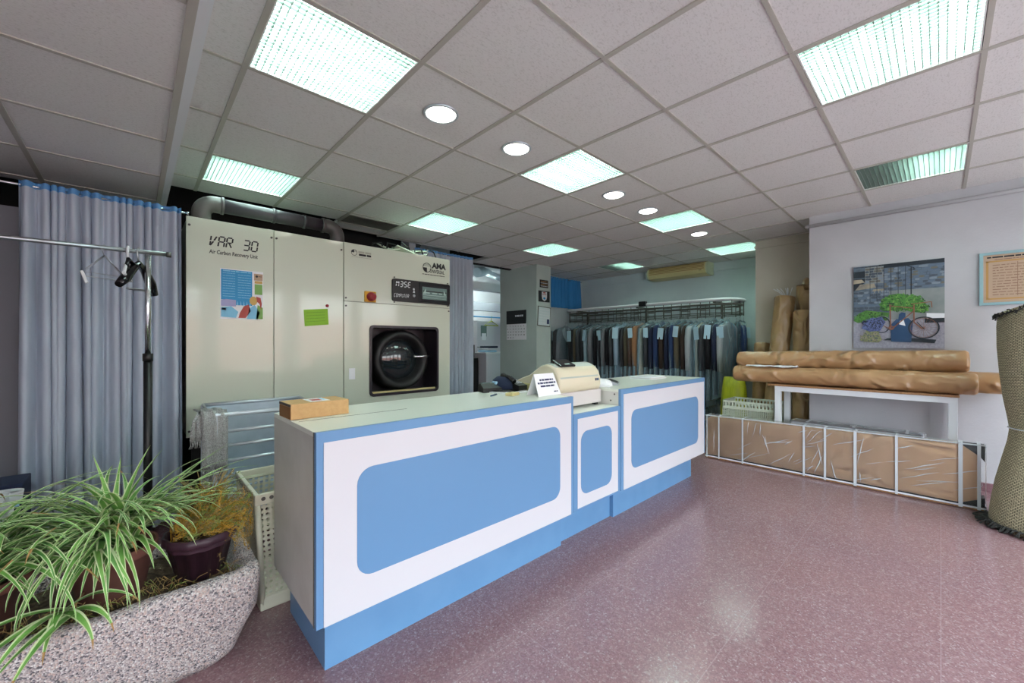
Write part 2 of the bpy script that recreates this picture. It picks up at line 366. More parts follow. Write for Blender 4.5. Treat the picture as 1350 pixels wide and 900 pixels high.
# lower ceiling on the left
b = MB()
rows = [-2.3, -1.98, -1.38, -.78, -.18, .42, 1.02, 1.62, 2.228, 2.818, 3.428, 4.03, 4.14]
cols = [-2.3, -1.64, -1.04, -.44, .142]
for i in range(len(rows)-1):
    for j in range(len(cols)-1):
        b.box(cols[j], cols[j+1], rows[i], rows[i+1], LOW, LOW+.015, 'tile')
struct('ceiling_low', b, 'lower tiled ceiling on the left')
b = MB()
for x in cols[1:4]: b.box(x-w, x+w, -2.3, 4.14, LOW-.006, LOW, 'tbar')
for y in rows[1:-1]: b.box(-2.3, .135, y-w*.8, y+w*.8, LOW-.005, LOW, 'tbar')
b.box(.122, .148, -2.3, 4.14, LOW-.012, LOW, 'tbar')
struct('trim_2', b, 'grey grid of the lower ceiling')
b = MB(); b.box(.148, .182, -2.3, 4.14, LOW-.012, LOW-.006, 'whitemetal'); b.box(.1485, .156, -2.3, 4.14, LOW-.006, CEIL, 'whitemetal')
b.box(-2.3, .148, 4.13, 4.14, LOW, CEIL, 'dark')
struct('trim_3', b, 'white angle profile at the ceiling step')
# walls
b = MB(); b.box(5.14, 7.3, -2.3, .94, 0, SLAB, 'wall'); struct('wall_right', b)
b = MB(); b.box(5.86, 7.3, .94, 1.64, 0, SLAB, 'wallniche'); struct('wall_niche', b, 'cream wall of the niche behind the table')
b = MB(); b.box(6.91, 7.3, 1.64, 5.2, 0, SLAB, 'wallback'); struct('wall_back', b)
b = MB(); b.box(4.87, 5.22, 4.59, 5.5, 0, SLAB, 'wallgreen'); struct('pillar', b, 'grey green pillar with notices')
b = MB(); b.box(5.22, 7.3, 5.2, 5.32, 0, SLAB, 'wallback'); struct('wall_rear', b)
b = MB(); b.box(2.7, 7.3, 8.0, 8.1, 0, SLAB, 'white'); b.box(2.7, 2.8, 4.9, 8.0, 0, SLAB, 'white'); b.box(7.2, 7.3, 5.32, 8.0, 0, SLAB, 'white'); struct('wall_workroom', b, 'white walls of the back workroom')
b = MB(); b.box(-2.3, 2.7, 5.1, 5.2, 0, SLAB, 'dark'); struct('wall_behind', b, 'wall behind the machines, coloured dark as the shaded void')
b = MB(); b.box(-2.4, -2.3, -2.35, 5.2, 0, SLAB, 'wall'); struct('wall_left', b)
b = MB(); b.box(-2.3, -.55, 3.75, 3.79, 0, 2.03, 'partition'); b.box(-.55, -.15, 3.75, 3.79, 0, 2.03, 'partition'); struct('wall_partition', b, 'grey partition behind the curtain')
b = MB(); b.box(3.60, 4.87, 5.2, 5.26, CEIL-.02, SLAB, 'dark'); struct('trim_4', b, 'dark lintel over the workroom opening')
# shop front behind the camera
b = MB()
b.box(-2.3, 5.14, -2.35, -2.2, 0, .45, 'wall'); b.box(-2.3, 5.14, -2.35, -2.2, 2.35, SLAB, 'wall')
for x in (-2.3, -.55, .95, 2.35, 3.75, 4.94): b.box(x, x+.2, -2.35, -2.2, .45, 2.35, 'wall')
struct('wall_front', b)
for n, (x0, x1) in enumerate(((-2.1, -.55), (-.35, .95), (1.15, 2.35), (2.55, 3.75), (3.95, 4.94)), 1):
    b = MB()
    for q in ((x0, x0+.05, .45, 2.35), (x1-.05, x1, .45, 2.35), (x0+.05, x1-.05, .45, .5), (x0+.05, x1-.05, 2.3, 2.35)): b.box(q[0], q[1], -2.32, -2.26, q[2], q[3], 'whitemetal')
    struct('window_%d' % n, b, 'shop front window')
# cornices, baseboards, cable ducts
b = MB(); b.tube([(5.122, -2.2, 2.44), (5.122, .94, 2.44)], .018, 'wall', 10); b.box(5.125, 5.14, -2.2, .94, 2.43, 2.47, 'wall'); b.tube([(5.122, .93, 2.44), (5.13, .958, 2.44), (5.3, .958, 2.44)], .018, 'wall', 10); struct('trim_5', b, 'white pipe moulding on the right wall')
b = MB(); b.box(5.84, 5.86, .94, 1.65, 2.44, 2.47, 'wallniche'); b.box(6.885, 6.91, 1.64, 5.2, 2.40, 2.44, 'wallback'); b.box(6.895, 6.91, 1.64, 5.2, 2.44, CEIL, 'wallback'); struct('trim_6', b, 'moulding on the back walls')
b = MB(); b.box(5.125, 5.14, -2.2, .94, 0, .07, 'terrabase'); struct('baseboard_right', b)
b = MB(); b.box(6.895, 6.91, 1.64, 5.2, 0, .07, 'terrabase'); b.box(5.845, 5.86, .955, 1.64, 0, .07, 'terrabase'); struct('baseboard_back', b)
# ceiling grille by the machine
b = MB(); b.box(1.60, 1.612, 4.135, 4.435, CEIL-.006, CEIL+.02, 'tbar'); b.box(2.158, 2.17, 4.135, 4.435, CEIL-.006, CEIL+.02, 'tbar'); b.box(1.60, 2.17, 4.12, 4.135, CEIL-.006, CEIL+.02, 'tbar'); b.box(1.60, 2.17, 4.435, 4.45, CEIL-.006, CEIL+.02, 'tbar')
v = thing('ceiling_grille', 'dark air grille in the ceiling above the machine with the round door', 'vent', (1.88, 4.28, CEIL))
b.obj('frame', v)
b = MB()
for k in range(14): b.box(1.60, 2.17, 4.14+k*.0215, 4.147+k*.0215, CEIL-.002, CEIL+.02, 'darkmetal')
b.obj('slats', v)
b = MB(); b.box(1.60, 2.17, 4.135, 4.435, CEIL+.03, CEIL+.05, 'dark'); b.obj('backing', v)

# ------------------------------------------------------------------ lamps
TUBE = emis('fluorescent_tube', (.73, 1.0, .94), 33); TUBEOFF = mat('unlit_tube', 'c9cdc4', .4)
lbl = {(-2, 0): 'large square fluorescent light at the top left above the counter end', (1, 0): 'square fluorescent light in the downlight row above the middle of the counter',
 (4, 0): 'square fluorescent light between two small downlights beyond the counter', (7, 0): 'square fluorescent light beside the cream niche wall at the back',
 (-2, 3): 'square fluorescent light just in front of the grey pipe', (1, 3): 'square fluorescent light above the right end of the machine with the round door',
 (4, 3): 'square fluorescent light in front of the pillar with notices', (7, 3): 'half lit square fluorescent light left of the air conditioner',
 (1, -3): 'large square fluorescent light at the top right of the ceiling', (4, -3): 'half dark square fluorescent light above the wrapped rolls', (-2, -3): 'square fluorescent light above the entrance'}
louv_me = None
for n, (ix, iy) in enumerate(LIGHTS):
    x0, y0 = OX+ix*P+.012, OY+iy*P+.012; s = P-.024
    cx, cy = x0+s/2, y0+s/2
    L = thing('ceiling_light', lbl[(ix, iy)], 'light', (cx, cy, CEIL), 'square fluorescent ceiling lights')
    b = MB(); h = s/2; z = CEIL
    b.box(cx-h, cx+h, cy-h, cy+h, z+.085, z+.09, 'reflector')
    b.box(cx-h, cx-h+.006, cy-h, cy+h, z-.004, z+.085, 'reflector'); b.box(cx+h-.006, cx+h, cy-h, cy+h, z-.004, z+.085, 'reflector')
    b.box(cx-h+.006, cx+h-.006, cy-h, cy-h+.006, z-.004, z+.085, 'reflector'); b.box(cx-h+.006, cx+h-.006, cy+h-.006, cy+h, z-.004, z+.085, 'reflector')
    b.obj('housing', L)
    half = (ix, iy) in ((4, -3), (7, 3))
    alongx = True
    for k in range(4):
        o = -h+s*(k+.5)/4
        on = not (half and ((k >= 2) if True else False))
        b = MB()
        p0, p1 = ((cx-h+.03, cy+o, z+.05), (cx+h-.03, cy+o, z+.05)) if alongx else ((cx+o, cy-h+.03, z+.05), (cx+o, cy+h-.03, z+.05))
        b.tube([p0, p1], .016, TUBE if on else TUBEOFF, 8); b.obj('tube', L)
    if louv_me is None:
        b = MB(); N = 22
        for k in range(1, N):
            q = -h+s*k/N
            b.box(q-.0013, q+.0013, -h+.006, h-.006, -.002, .0085, 'louvre'); b.box(-h+.006, h-.006, q-.0013, q+.0013, -.002, .0085, 'louvre')
        lo = b.obj('louvre'); louv_me = lo.data; C.objects.unlink(lo); bpy.data.objects.remove(lo)
    lo = bpy.data.objects.new('louvre', louv_me); C.objects.link(lo); lo.parent = L
DL = [(-.5, .5, 'first'), (.5, .5, 'second'), (2.52, .53, 'third'), (3.55, .54, 'fourth'), (5.58, .53, 'fifth and farthest')]
BULB = emis('downlight_glass', (1.0, .97, .86), 14)
for ix, iy, nm in DL:
    cx, cy = OX+ix*P, OY+iy*P
    L = thing('recessed_downlight', nm + ' of the round recessed downlights along the ceiling, counted from the front', 'light', (cx, cy, CEIL), 'round recessed downlights')
    b = MB(); b.lathe([(.082, .0), (.098, -.001), (.102, -.006), (.088, -.012), (.082, 0)], (cx, cy, CEIL), 'galvrail', 28, cap0=False, cap1=False); b.obj('ring', L)
    b = MB(); b.lathe([(.086, -.004), (.074, -.012), (.04, -.018), (.005, -.02)], (cx, cy, CEIL), BULB, 24, cap0=False); b.obj('lens', L)

# ------------------------------------------------------------------ reception counter (three units)
def counter(name, label, x0, x1, ztop, inset, xw0, xw1, zw0, zw1, kx0, kx1, ky, yb=2.05, frame='blue'):
    t = thing(name, label, 'counter', ((x0+x1)/2, 1.75, 0))
    yf = 1.48
    b = MB(); b.box(x0, x0+.018, yf+.02, yb, .225, ztop-.018, 'whiteside'); b.box(x1-.018, x1, yf+.02, yb, .225, ztop-.018, 'whiteside')
    b.box(x0+.018, x1-.018, yf+.3, yb, .225, .245, 'whiteside'); b.box(x0+.018, x1-.018, yf+.02, yf+.3, .225, .245, 'whiteside'); b.box(x0+.018, x1-.018, yf+.05, yb-.02, .55, .565, 'whiteside'); b.obj('carcass', t)
    b = MB(); b.box(x0, x1, yf+.02, yb, ztop-.018, ztop, 'top', .001); b.obj('countertop', t)
    b = MB(); b.box(x0, x1, yf, yf+.02, .225, ztop+.0005, 'blue', .001); b.obj('front_panel', t)
    b = MB(); b.box(xw0, xw1, yf-.002, yf+.001, zw0, zw1, 'white'); o = b.obj('white_field', t)
    b = MB(); b.poly(rrect(*inset, .062, yf-.0035), 'blue', (0, .003, 0)); o = b.obj('blue_inset', t)
    b = MB(); b.box(kx0, kx1, ky, yb-.02, 0, .224, 'kick'); b.obj('plinth', t)
    return t
t = counter('reception_counter', 'long white and blue counter unit nearest the camera with a cardboard box on top', .46, 1.885, .91, (.602, 1.762, .35, .757), .485, 1.862, .225, .873, .52, 1.885, 1.575)
b = MB(); b.box(.457, .4605, 1.50, 1.502, .225, .91, 'seam'); b.obj('edge_joint', t)
b = MB(); b.box(.478, .95, 1.745, 1.748, .9095, .9108, 'seam'); b.obj('top_joint', t)
counter('reception_counter', 'low narrow middle counter unit with the cash register on it', 1.888, 2.392, .80, (1.955, 2.285, .31, .692), 1.925, 2.36, .238, .772, 1.885, 2.455, 1.605, 1.99)
t = counter('reception_counter', 'white and blue counter unit farthest right with papers on top', 2.40, 3.81, .91, (2.53, 3.657, .345, .757), 2.432, 3.79, .225, .876, 2.46, 3.75, 1.58)
b = MB()
for (y, z) in ((1.53, .875), (1.56, .83)): b.cyl((2.400, y, z), (2.398, y, z), .006, 'seam', 8)
b.obj('screw_cap', t)

# ------------------------------------------------------------------ dry cleaning machines
MY = 3.63
SEG = {'0': 'abcdef', '1': 'bc', '2': 'abged', '3': 'abgcd', '5': 'afgcd', 'A': 'abcefg', 'R': 'abefgk', 'V': 'fexj', 'E': 'afged', 'M': 'febcm', 'H': 'febcg', 'C': 'afed', 'O': 'abcdef', 'N': 'febcn', 'P': 'abfge', 'U': 'fedcb', 'T': 'ahi'}
def lcd(mb, txt, x, z, h, y, mt, w=None, sl=.12, th=None, m=1.62):
    w = w or h*.52; th = th or h*.13
    for ch in txt:
        if ch != ' ':
            def P2(u, v): return (x+u*w+v*h*sl, y, z+v*h)
            def st(u0, v0, u1, v1):
                dx, dz = (u1-u0)*w, (v1-v0)*h; l = math.hypot(dx, dz); ux, uz = dx/l, dz/l; g = th*.35
                a = P2(u0, v0); c = P2(u1, v1)
                a = (a[0]+ux*g, y, a[2]+uz*g); c = (c[0]-ux*g, y, c[2]-uz*g); nx, nz = -uz*th/2, ux*th/2
                mb.poly([(a[0]+nx, y, a[2]+nz), (c[0]+nx, y, c[2]+nz), (c[0]-nx, y, c[2]-nz), (a[0]-nx, y, a[2]-nz)], mt, (0, .0005, 0))
            D = {'a': (0, 1, 1, 1), 'b': (1, 1, 1, .5), 'c': (1, .5, 1, 0), 'd': (0, 0, 1, 0), 'e': (0, .5, 0, 0), 'f': (0, 1, 0, .5), 'g': (0, .5, 1, .5), 'k': (.4, .5, 1, 0), 'x': (0, 0, .55, .5), 'j': (.55, .5, 1, 1), 'm': (0, 1, .5, .6), 'n': (0, 1, 1, 0), 'h': (.5, 1, .5, .5), 'i': (.5, .5, .5, 0)}
            for k in SEG[ch]: st(*D[k])
            if ch == 'M': st(.5, .6, 1, 1)
        x += w*m
t = thing('carbon_recovery_unit', 'tall cream metal machine with two door panels lettered VAR 30', 'machine', (.81, 4.0, 0))
b = MB(); b.box(.275, 1.356, MY+.02, 4.75, .56, 2.115, 'creamedge'); b.obj('cabinet', t)
b = MB(); b.box(.267, .81, MY, MY+.02, .557, 2.122, 'cream', .003); d1 = b.obj('panel', t)
b = MB(); b.box(.814, 1.356, MY, MY+.02, .557, 2.122, 'cream', .003); d2 = b.obj('panel', t)
b = MB(); b.box(.30, 1.34, MY+.05, 4.7, 0, .56, 'black'); b.obj('base', t)
for x, z in ((.285, 2.06), (.795, 2.06), (.83, 2.06), (1.338, 2.05), (.285, .6)):
    b = MB(); b.cyl((x, MY, z), (x, MY-.006, z), .008, 'seam', 10); b.obj('screw', t)
b = MB(); lcd(b, 'VAR', .402, 1.932, .075, MY-.001, 'inkblack', .034, m=1.42); lcd(b, '30', .605, 1.932, .075, MY-.001, 'inkblack', .037, m=1.42)
b.text('Air Carbon Recovery Unit', .040, FACE_Y(.398, MY-.001, 1.878), 'inkblack', sx=.70, shear=.1, fat=.0008); tag(b.obj('lettering', t), 'black lettering reading VAR 30 Air Carbon Recovery Unit')

t = thing('dry_cleaning_machine', 'cream dry cleaning machine with round porthole door and black control panel', 'machine', (1.92, 4.0, 0))
b = MB(); b.box(1.364, 1.60, MY+.02, 4.4, .1, 2.118, 'creamedge'); b.box(2.335, 2.482, MY+.02, 4.4, .1, 2.118, 'creamedge'); b.box(1.60, 2.335, MY+.02, 4.4, 1.39, 2.118, 'creamedge'); b.box(1.60, 2.335, MY+.02, 4.4, .1, .73, 'creamedge'); b.obj('cabinet', t)
b = MB(); b.box(1.362, 2.486, MY, MY+.02, 1.602, 2.125, 'cream', .003); b.obj('upper_panel', t)
b = MB()
b.box(1.362, 1.601, MY, MY+.02, .1, 1.598, 'cream'); b.box(2.334, 2.486, MY, MY+.02, .1, 1.598, 'cream'); b.box(1.601, 2.334, MY, MY+.02, 1.385, 1.598, 'cream'); b.box(1.601, 2.334, MY, MY+.02, .1, .735, 'cream'); b.obj('lower_panel', t)
b = MB(); b.box(1.37, 2.48, MY+.06, 4.35, 0, .1, 'black'); b.obj('base', t)
b = MB()
out, inn = rrect(1.592, 2.343, .726, 1.394, .04, MY-.008), rrect(1.615, 2.32, .749, 1.371, .03, MY-.008)
b.ring_loft([[(x, MY+.001, z) for x, y, z in out], out, inn, [(x, MY+.26, z) for x, y, z in inn]], 'recess', False, True, smooth=False); b.obj('door_recess', t)
b = MB(); b.box(1.63, 2.31, MY+.01, MY+.03, .752, .768, 'acbody'); b.obj('drip_strip', t)
dr = MB(); cx, cz = 1.955, 1.06
dr.lathe([(.30, .26), (.30, .10), (.292, .06), (.265, .035), (.235, .045), (.205, .09), (.195, .13)], (cx, MY, cz), 'rubber', 40, 'y', False, False); dring = dr.obj('door', t)
g = MB(); g.lathe([(.198, .13), (.15, .10), (.08, .08), (.01, .075)], (cx, MY, cz), 'glass', 36, 'y', False); g.obj('door_glass', dring)
g = MB(); g.tube([(cx+.12, MY+.03, cz+.03), (cx+.33, MY+.03, cz+.03)], .012, 'chrome', 10); g.cyl((cx+.26, MY+.03, cz+.03), (cx+.26, MY+.07, cz+.03), .014, 'chrome', 10); g.obj('door_handle', dring)
cp = MB(); o = rrect(1.815, 2.477, 1.633, 1.852, .022, MY-.02); cp.poly(o, 'black', (0, .021, 0)); cpo = cp.obj('control_panel', t)
b = MB(); b.box(2.10, 2.465, MY-.026, MY-.019, 1.645, 1.84, 'blackgloss', .004); b.obj('screen_bezel', cpo)
b = MB(); b.box(2.135, 2.43, MY-.029, MY-.025, 1.675, 1.80, 'screen')
for k, (q0, q1, z0, z1, mm) in enumerate(((2.14, 2.425, 1.752, 1.762, 'black'), (2.16, 2.22, 1.735, 1.747, 'screenlight'), (2.25, 2.31, 1.735, 1.747, 'screenlight'), (2.33, 2.37, 1.735, 1.747, 'screenlight'), (2.14, 2.425, 1.715, 1.722, 'screenlight'), (2.145, 2.42, 1.70, 1.703, 'screenlight'), (2.145, 2.42, 1.688, 1.691, 'screenlight'))):
    b.box(q0, q1, MY-.030, MY-.0285, z0, z1, mm)
b.poly([(2.14, MY-.0305, 1.73), (2.175, MY-.0305, 1.785), (2.175, MY-.0305, 1.73)], 'screenlight'); b.poly([(2.39, MY-.0305, 1.785), (2.42, MY-.0305, 1.73), (2.39, MY-.0305, 1.73)], 'screenlight')
b.obj('screen', cpo)
b = MB(); lcd(b, 'M35E', 1.85, 1.778, .05, MY-.022, 'inkwhite', .026, th=.009); lcd(b, 'COMPUTER', 1.83, 1.675, .032, MY-.022, 'inkwhite', .0125, th=.0045)
b.lathe([(.011, 0), (.007, -.001)], (2.042, MY-.021, 1.765), 'inkwhite', 10, 'y'); b.poly([(2.03, MY-.022, 1.73), (2.055, MY-.022, 1.73), (2.045, MY-.022, 1.757)], 'inkwhite'); b.lathe([(.015, 0), (.009, -.001)], (2.045, MY-.021, 1.70), 'steel', 12, 'y')
b.obj('lettering', cpo)
for x in (1.84, 2.455):
    for z in (1.625, 1.865):
        b = MB(); b.cyl((x, MY, z), (x, MY-.012, z), .007, 'darkmetal', 8); b.obj('screw', t)
for x, z in ((1.378, 1.63), (1.378, 1.56), (2.472, 1.57), (2.472, 1.63)):
    b = MB(); b.cyl((x, MY, z), (x, MY-.006, z), .008, 'seam', 10); b.obj('screw', t)
b = MB(); b.box(1.543, 1.652, MY-.018, MY, 1.605, 1.705, 'yellow', .006); sw = b.obj('isolator_switch', t)
b = MB(); b.lathe([(.042, -.018), (.042, -.03), (.036, -.034), (.036, -.055), (.005, -.058)], (1.602, MY, 1.655), 'red', 20, 'y', False); b.box(1.595, 1.609, MY-.066, MY-.05, 1.625, 1.685, 'red', .002); b.obj('rotary_knob', sw)
# maker's marks
def globe(mb, x, z, r, flip):
    y = MY-.001; pts = [(x+r*math.cos(a), y, z+r*math.sin(a)) for a in [2*PI*k/24 for k in range(24)]]
    mb.ring_loft([[(x+q*math.cos(2*PI*k/24), y, z+q*math.sin(2*PI*k/24)) for k in range(24)] for q in (r, r*.86)], 'inkblack', False, False, smooth=False)
    a0 = PI if not flip else PI/2
    mb.poly([(x, y, z)]+[(x+r*math.cos(a0+PI/2*k/8), y, z+r*math.sin(a0+PI/2*k/8)) for k in range(9)], 'inkblack')
    mb.box(x-r, x+r, y-.0004, y, z+r*.35, z+r*.42, 'inkblack'); mb.box(x-r*.9, x+r*.9, y-.0004, y, z+r*.62, z+r*.68, 'inkblack')
b = MB(); globe(b, 2.205, 2.005, .05, False)
b.text('AMA', .075, FACE_Y(2.268, MY-.001, 2.01), 'inkblack', sx=1.02, ext=.0006, fat=.004)
b.text('UNIVERSAL', .052, FACE_Y(2.238, MY-.001, 1.958), 'inkblack', sx=.68, fat=.0008)
bars(b, lambda a, z: (a, MY-.001, z), 2.15, 2.42, 1.932, .007, 'inkblack', 3)
tag(b.obj('logo', t), 'black globe logo lettered AMA UNIVERSAL')
b = MB(); globe(b, 1.452, 2.045, .028, True); bars(b, lambda a, z: (a, MY-.001, z), 1.49, 1.61, 2.046, .018, 'creamedge', 5, .1); bars(b, lambda a, z: (a, MY-.001, z), 1.495, 1.61, 2.022, .018, 'inkblack', 6, .1); bars(b, lambda a, z: (a, MY-.001, z), 1.43, 1.62, 2.005, .005, 'creamedge', 8)
tag(b.obj('logo', t), 'small faded globe logo at the top left corner')

# papers held on the machines
t = thing('leaflet', 'blue printed leaflet with a drawing of a woman stuck on the VAR 30 machine', 'leaflet', (.6, MY, 1.4))
y = MY-.003
b = MB(); b.box(.463, .737, y, MY, 1.405, 1.778, 'paper'); b.obj('sheet', t)
b = MB(); y -= .0005
F = lambda a, z: (a, y, z)
b.poly([F(.468, 1.548), F(.664, 1.548), F(.664, 1.772), F(.468, 1.772)], 'leafblue'); b.poly([F(.56, 1.51), F(.664, 1.51), F(.664, 1.549), F(.56, 1.549)], 'leafblue')
y -= .0004
for k in range(10):
    bars(b, F, .478, .555, 1.572+k*.019, .004, 'leaflight', k); bars(b, F, .572, .655, 1.566+k*.019, .004, 'leaflight', 40+k)
bars(b, F, .48, .655, 1.758, .008, 'leaflight', 77)
b.poly([F(.468, 1.50), F(.56, 1.50), F(.56, 1.548), F(.50, 1.552), F(.468, 1.545)], 'lilac')
for k in range(5): b.poly([F(.565+k*.02, 1.51), F(.575+k*.02, 1.51), F(.57+k*.02, 1.545)], 'leaflight')
b.poly([F(.468, 1.42), F(.56, 1.415), F(.575, 1.46), F(.53, 1.50), F(.468, 1.49)], 'leaflight'); b.poly([F(.47, 1.47), F(.50, 1.47), F(.50, 1.485), F(.47, 1.485)], 'lilac')
b.poly([F(.575, 1.415), F(.62, 1.415), F(.655, 1.47), F(.64, 1.52), F(.61, 1.505), F(.585, 1.455)], 'postred')
b.poly([F(.63, 1.41), F(.70, 1.41), F(.715, 1.46), F(.68, 1.52), F(.645, 1.49)], 'leaflight'); b.poly([F(.69, 1.41), F(.735, 1.41), F(.735, 1.50), F(.70, 1.52)], 'leafgreen')
y -= .0004
b.poly([F(.672+.026*math.cos(a), 1.55+.034*math.sin(a)) for a in [2*PI*k/14 for k in range(14)]], 'skin')
b.poly([F(.69, 1.585), F(.72, 1.575), F(.728, 1.53), F(.722, 1.48), F(.712, 1.53), F(.695, 1.545)], 'postred')
b.poly([F(.68, 1.60), F(.732, 1.60), F(.732, 1.68), F(.68, 1.68)], 'leafgreen'); b.poly([F(.68, 1.685), F(.732, 1.685), F(.732, 1.705), F(.68, 1.705)], 'skin'); b.poly([F(.676, 1.708), F(.734, 1.708), F(.734, 1.76), F(.676, 1.76)], 'brownpaper')
y -= .0004
b.poly([F(.694+.009*math.cos(a), 1.74+.009*math.sin(a)) for a in [2*PI*k/10 for k in range(10)]], 'inkblack'); b.poly([F(.705, 1.738), F(.728, 1.738), F(.728, 1.742), F(.705, 1.742)], 'inkblack')
b.obj('print', t)
t = thing('sticky_note', 'bright green note stuck on the machine below a small round magnet', 'note', (1.13, MY, 1.37))
b = MB(); b.poly([(1.030, MY-.002, 1.503), (1.222, MY-.002, 1.523), (1.229, MY-.004, 1.386), (1.038, MY-.004, 1.366)], 'green', (0, .0015, 0)); b.obj('sheet', t)
b = MB(); y = MY-.0048
for k in range(4): bars(b, lambda a, z: (a, y, z+(a-1.03)*.1), 1.05, 1.20, 1.40+k*.025, .003, 'greenink', 90+k)
b.obj('writing', t)
b = MB(); b.lathe([(.013, 0), (.013, -.006), (.004, -.009)], (1.218, MY, 1.548), 'red', 16, 'y'); tag(b.obj('magnet'), 'small dark red round magnet just above the green note', 'magnet')
b = MB(); b.box(1.405, 1.46, MY-.002, MY, .90, 1.0, 'paper'); tag(b.obj('white_sticker'), 'plain white sticker on the machine just above the counter', 'sticker')

# pipework and clutter above the machines
t = thing('drain_pipe', 'grey plastic pipe with elbows running above the cream machines', 'pipe', (.8, 3.86, 2.1))
py, pz = 3.86, 2.30
b = MB(); b.tube([(.46, py, pz), (1.30, py, pz)], .055, 'pvc', 16); b.obj('pipe', t)
for x, d in ((.46, -1), (1.30, 1)):
    b = MB(); pts = [(x-d*.05, py, pz)]
    for k in range(7):
        a = PI/2*k/6; pts.append((x+d*(.0+.085*math.sin(a)), py, pz-.085*(1-math.cos(a))))
    pts.append((x+d*.085, py, 2.12)); b.tube(pts, .062, 'pvclight', 16); b.tube([(x-d*.055, py, pz), (x-d*.035, py, pz)], .067, 'pvclight', 16); b.obj('elbow', t)
for x in (.86, 1.10):
    b = MB(); b.tube([(x-.012, py, pz), (x+.012, py, pz)], .061, 'pvc', 16); b.obj('coupling', t)
t = thing('duct_cap', 'pale rounded duct cover on top of the VAR 30 machine', 'duct', (.92, 4.15, 2.12))
b = MB(); b.lathe([(.15, 2.115), (.15, 2.16), (.13, 2.2), (.08, 2.225), (.01, 2.235)], (.88, 4.12, 0), 'crate', 24); b.obj('dome', t)
b = MB(); b.tube([(1.0, 4.15, 2.16), (1.16, 4.15, 2.15), (1.26, 4.15, 2.14)], .045, 'crate', 12); b.obj('hose', t)
t = thing('insulation_panel', 'crumpled pale green insulation on top of the round door machine', 'insulation', (2.2, 4.2, 2.12))
b = MB(); rr = random.Random(4)
for k in range(9):
    x = 1.95+.05*k; b.box(-.10, .10, -.16, .16, 0, .012, 'crate', .002, Matrix.Translation((x, 4.1+rr.uniform(-.1, .1), 2.16+rr.uniform(0, .12))) @ Matrix.Rotation(rr.uniform(-.5, .5), 4, 'X') @ Matrix.Rotation(rr.uniform(-.35, .35), 4, 'Y'))
b.box(1.95, 2.45, 4.0, 4.3, 2.118, 2.14, 'crate'); b.obj('sheet', t)
b = MB()
for k in range(5):
    x = 1.75+.16*k; b.tube([(x, 3.95, 2.12), (x+.03, 3.97, 2.25+.03*(k % 3)), (x+.14, 4.02, 2.28), (x+.24, 4.05, 2.12)], .008, 'black', 6)
tag(b.obj('cable_bundle'), 'black cables looping over the top of the round door machine', 'cable')

# ------------------------------------------------------------------ curtains
def drape(mb, x0, x1, y, z0, z1, folds, amp, m, mh, head, seed, ny=18):
    r = random.Random(seed); n = folds*10; cols = []
    ph = [r.uniform(-.5, .5) for _ in range(folds+2)]; am = [r.uniform(.6, 1.3) for _ in range(folds+2)]
    for i in range(n+1):
        u = i/n; f = folds*(u+.022*math.sin(2*PI*2.3*u+seed)+.012*math.sin(2*PI*5.1*u+2*seed)); f = max(0, min(folds, f)); k = int(f); fr = f-k; a = am[k]*(1-fr)+am[k+1]*fr; p = ph[k]*(1-fr)+ph[k+1]*fr
        cols.append((u, a, p, f))
    rings = []
    zs = [z1, z1-.012, z1-head, z1-head-.001]+[z1-head-(z1-head-z0)*((j+1)/ny) for j in range(ny)]
    for j, z in enumerate(zs):
        t = (z1-z)/(z1-z0); ring = []
        for u, a, p, f in cols:
            spread = .55+.45*min(1, t*3)
            yy = y+math.sin(2*PI*f+p*t*2.2+p)*amp*a*spread+math.sin(2*PI*f*.37+seed)*amp*.5*t+.25*amp*math.sin(4*PI*f+1+p)
            xx = x0+(x1-x0)*u+math.cos(2*PI*f+p)*amp*.35*spread+.012*math.sin(f*2.1+seed)*t
            ring.append((xx, yy, z))
        rings.append(ring)
    i0, i1 = mb.mi(m), mb.mi(mh)
    V = [[mb.b.verts.new(q) for q in r_] for r_ in rings]
    for j in range(len(V)-1):
        for k in range(n): mb.face([V[j][k], V[j][k+1], V[j+1][k+1], V[j+1][k]], i1 if j < 2 else i0, True)
t = thing('curtain', 'long grey blue curtain hanging left of the cream machines', 'curtain', (-.1, 3.52, .03))
b = MB(); drape(b, -.475, .235, 3.52, .03, 2.135, 15, .036, 'curtain', 'curtainhead', .034, 3); b.obj('fabric', t, False)
b = MB(); b.tube([(-2.3, 3.53, 2.112), (.262, 3.53, 2.112)], .007, 'chrome', 8); b.cyl((.262, 3.53, 2.112), (.275, 3.53, 2.112), .011, 'chrome', 10); b.obj('rod', t)
t = thing('curtain', 'grey blue curtain beside the right end of the round door machine', 'curtain', (3.2, 4.78, .03))
b = MB(); drape(b, 2.72, 3.67, 4.78, .03, 2.50, 13, .034, 'curtain', 'curtainhead', .035, 8); b.obj('fabric', t, False)
b = MB(); b.tube([(2.7, 4.79, 2.47), (3.7, 4.79, 2.47)], .008, 'chrome', 8); b.obj('rod', t)
t = thing('curtain', 'short bright blue curtain high behind the clothes conveyor', 'curtain', (6.15, 5.15, 1.95))
b = MB(); drape(b, 5.25, 6.78, 5.15, 1.93, 2.52, 16, .022, 'bluecurtain', 'bluecurtain', .05, 5, 6); b.obj('fabric', t, False)
b = MB(); b.tube([(5.23, 5.16, 2.50), (6.85, 5.16, 2.50)], .008, 'chrome', 8); b.obj('rod', t)

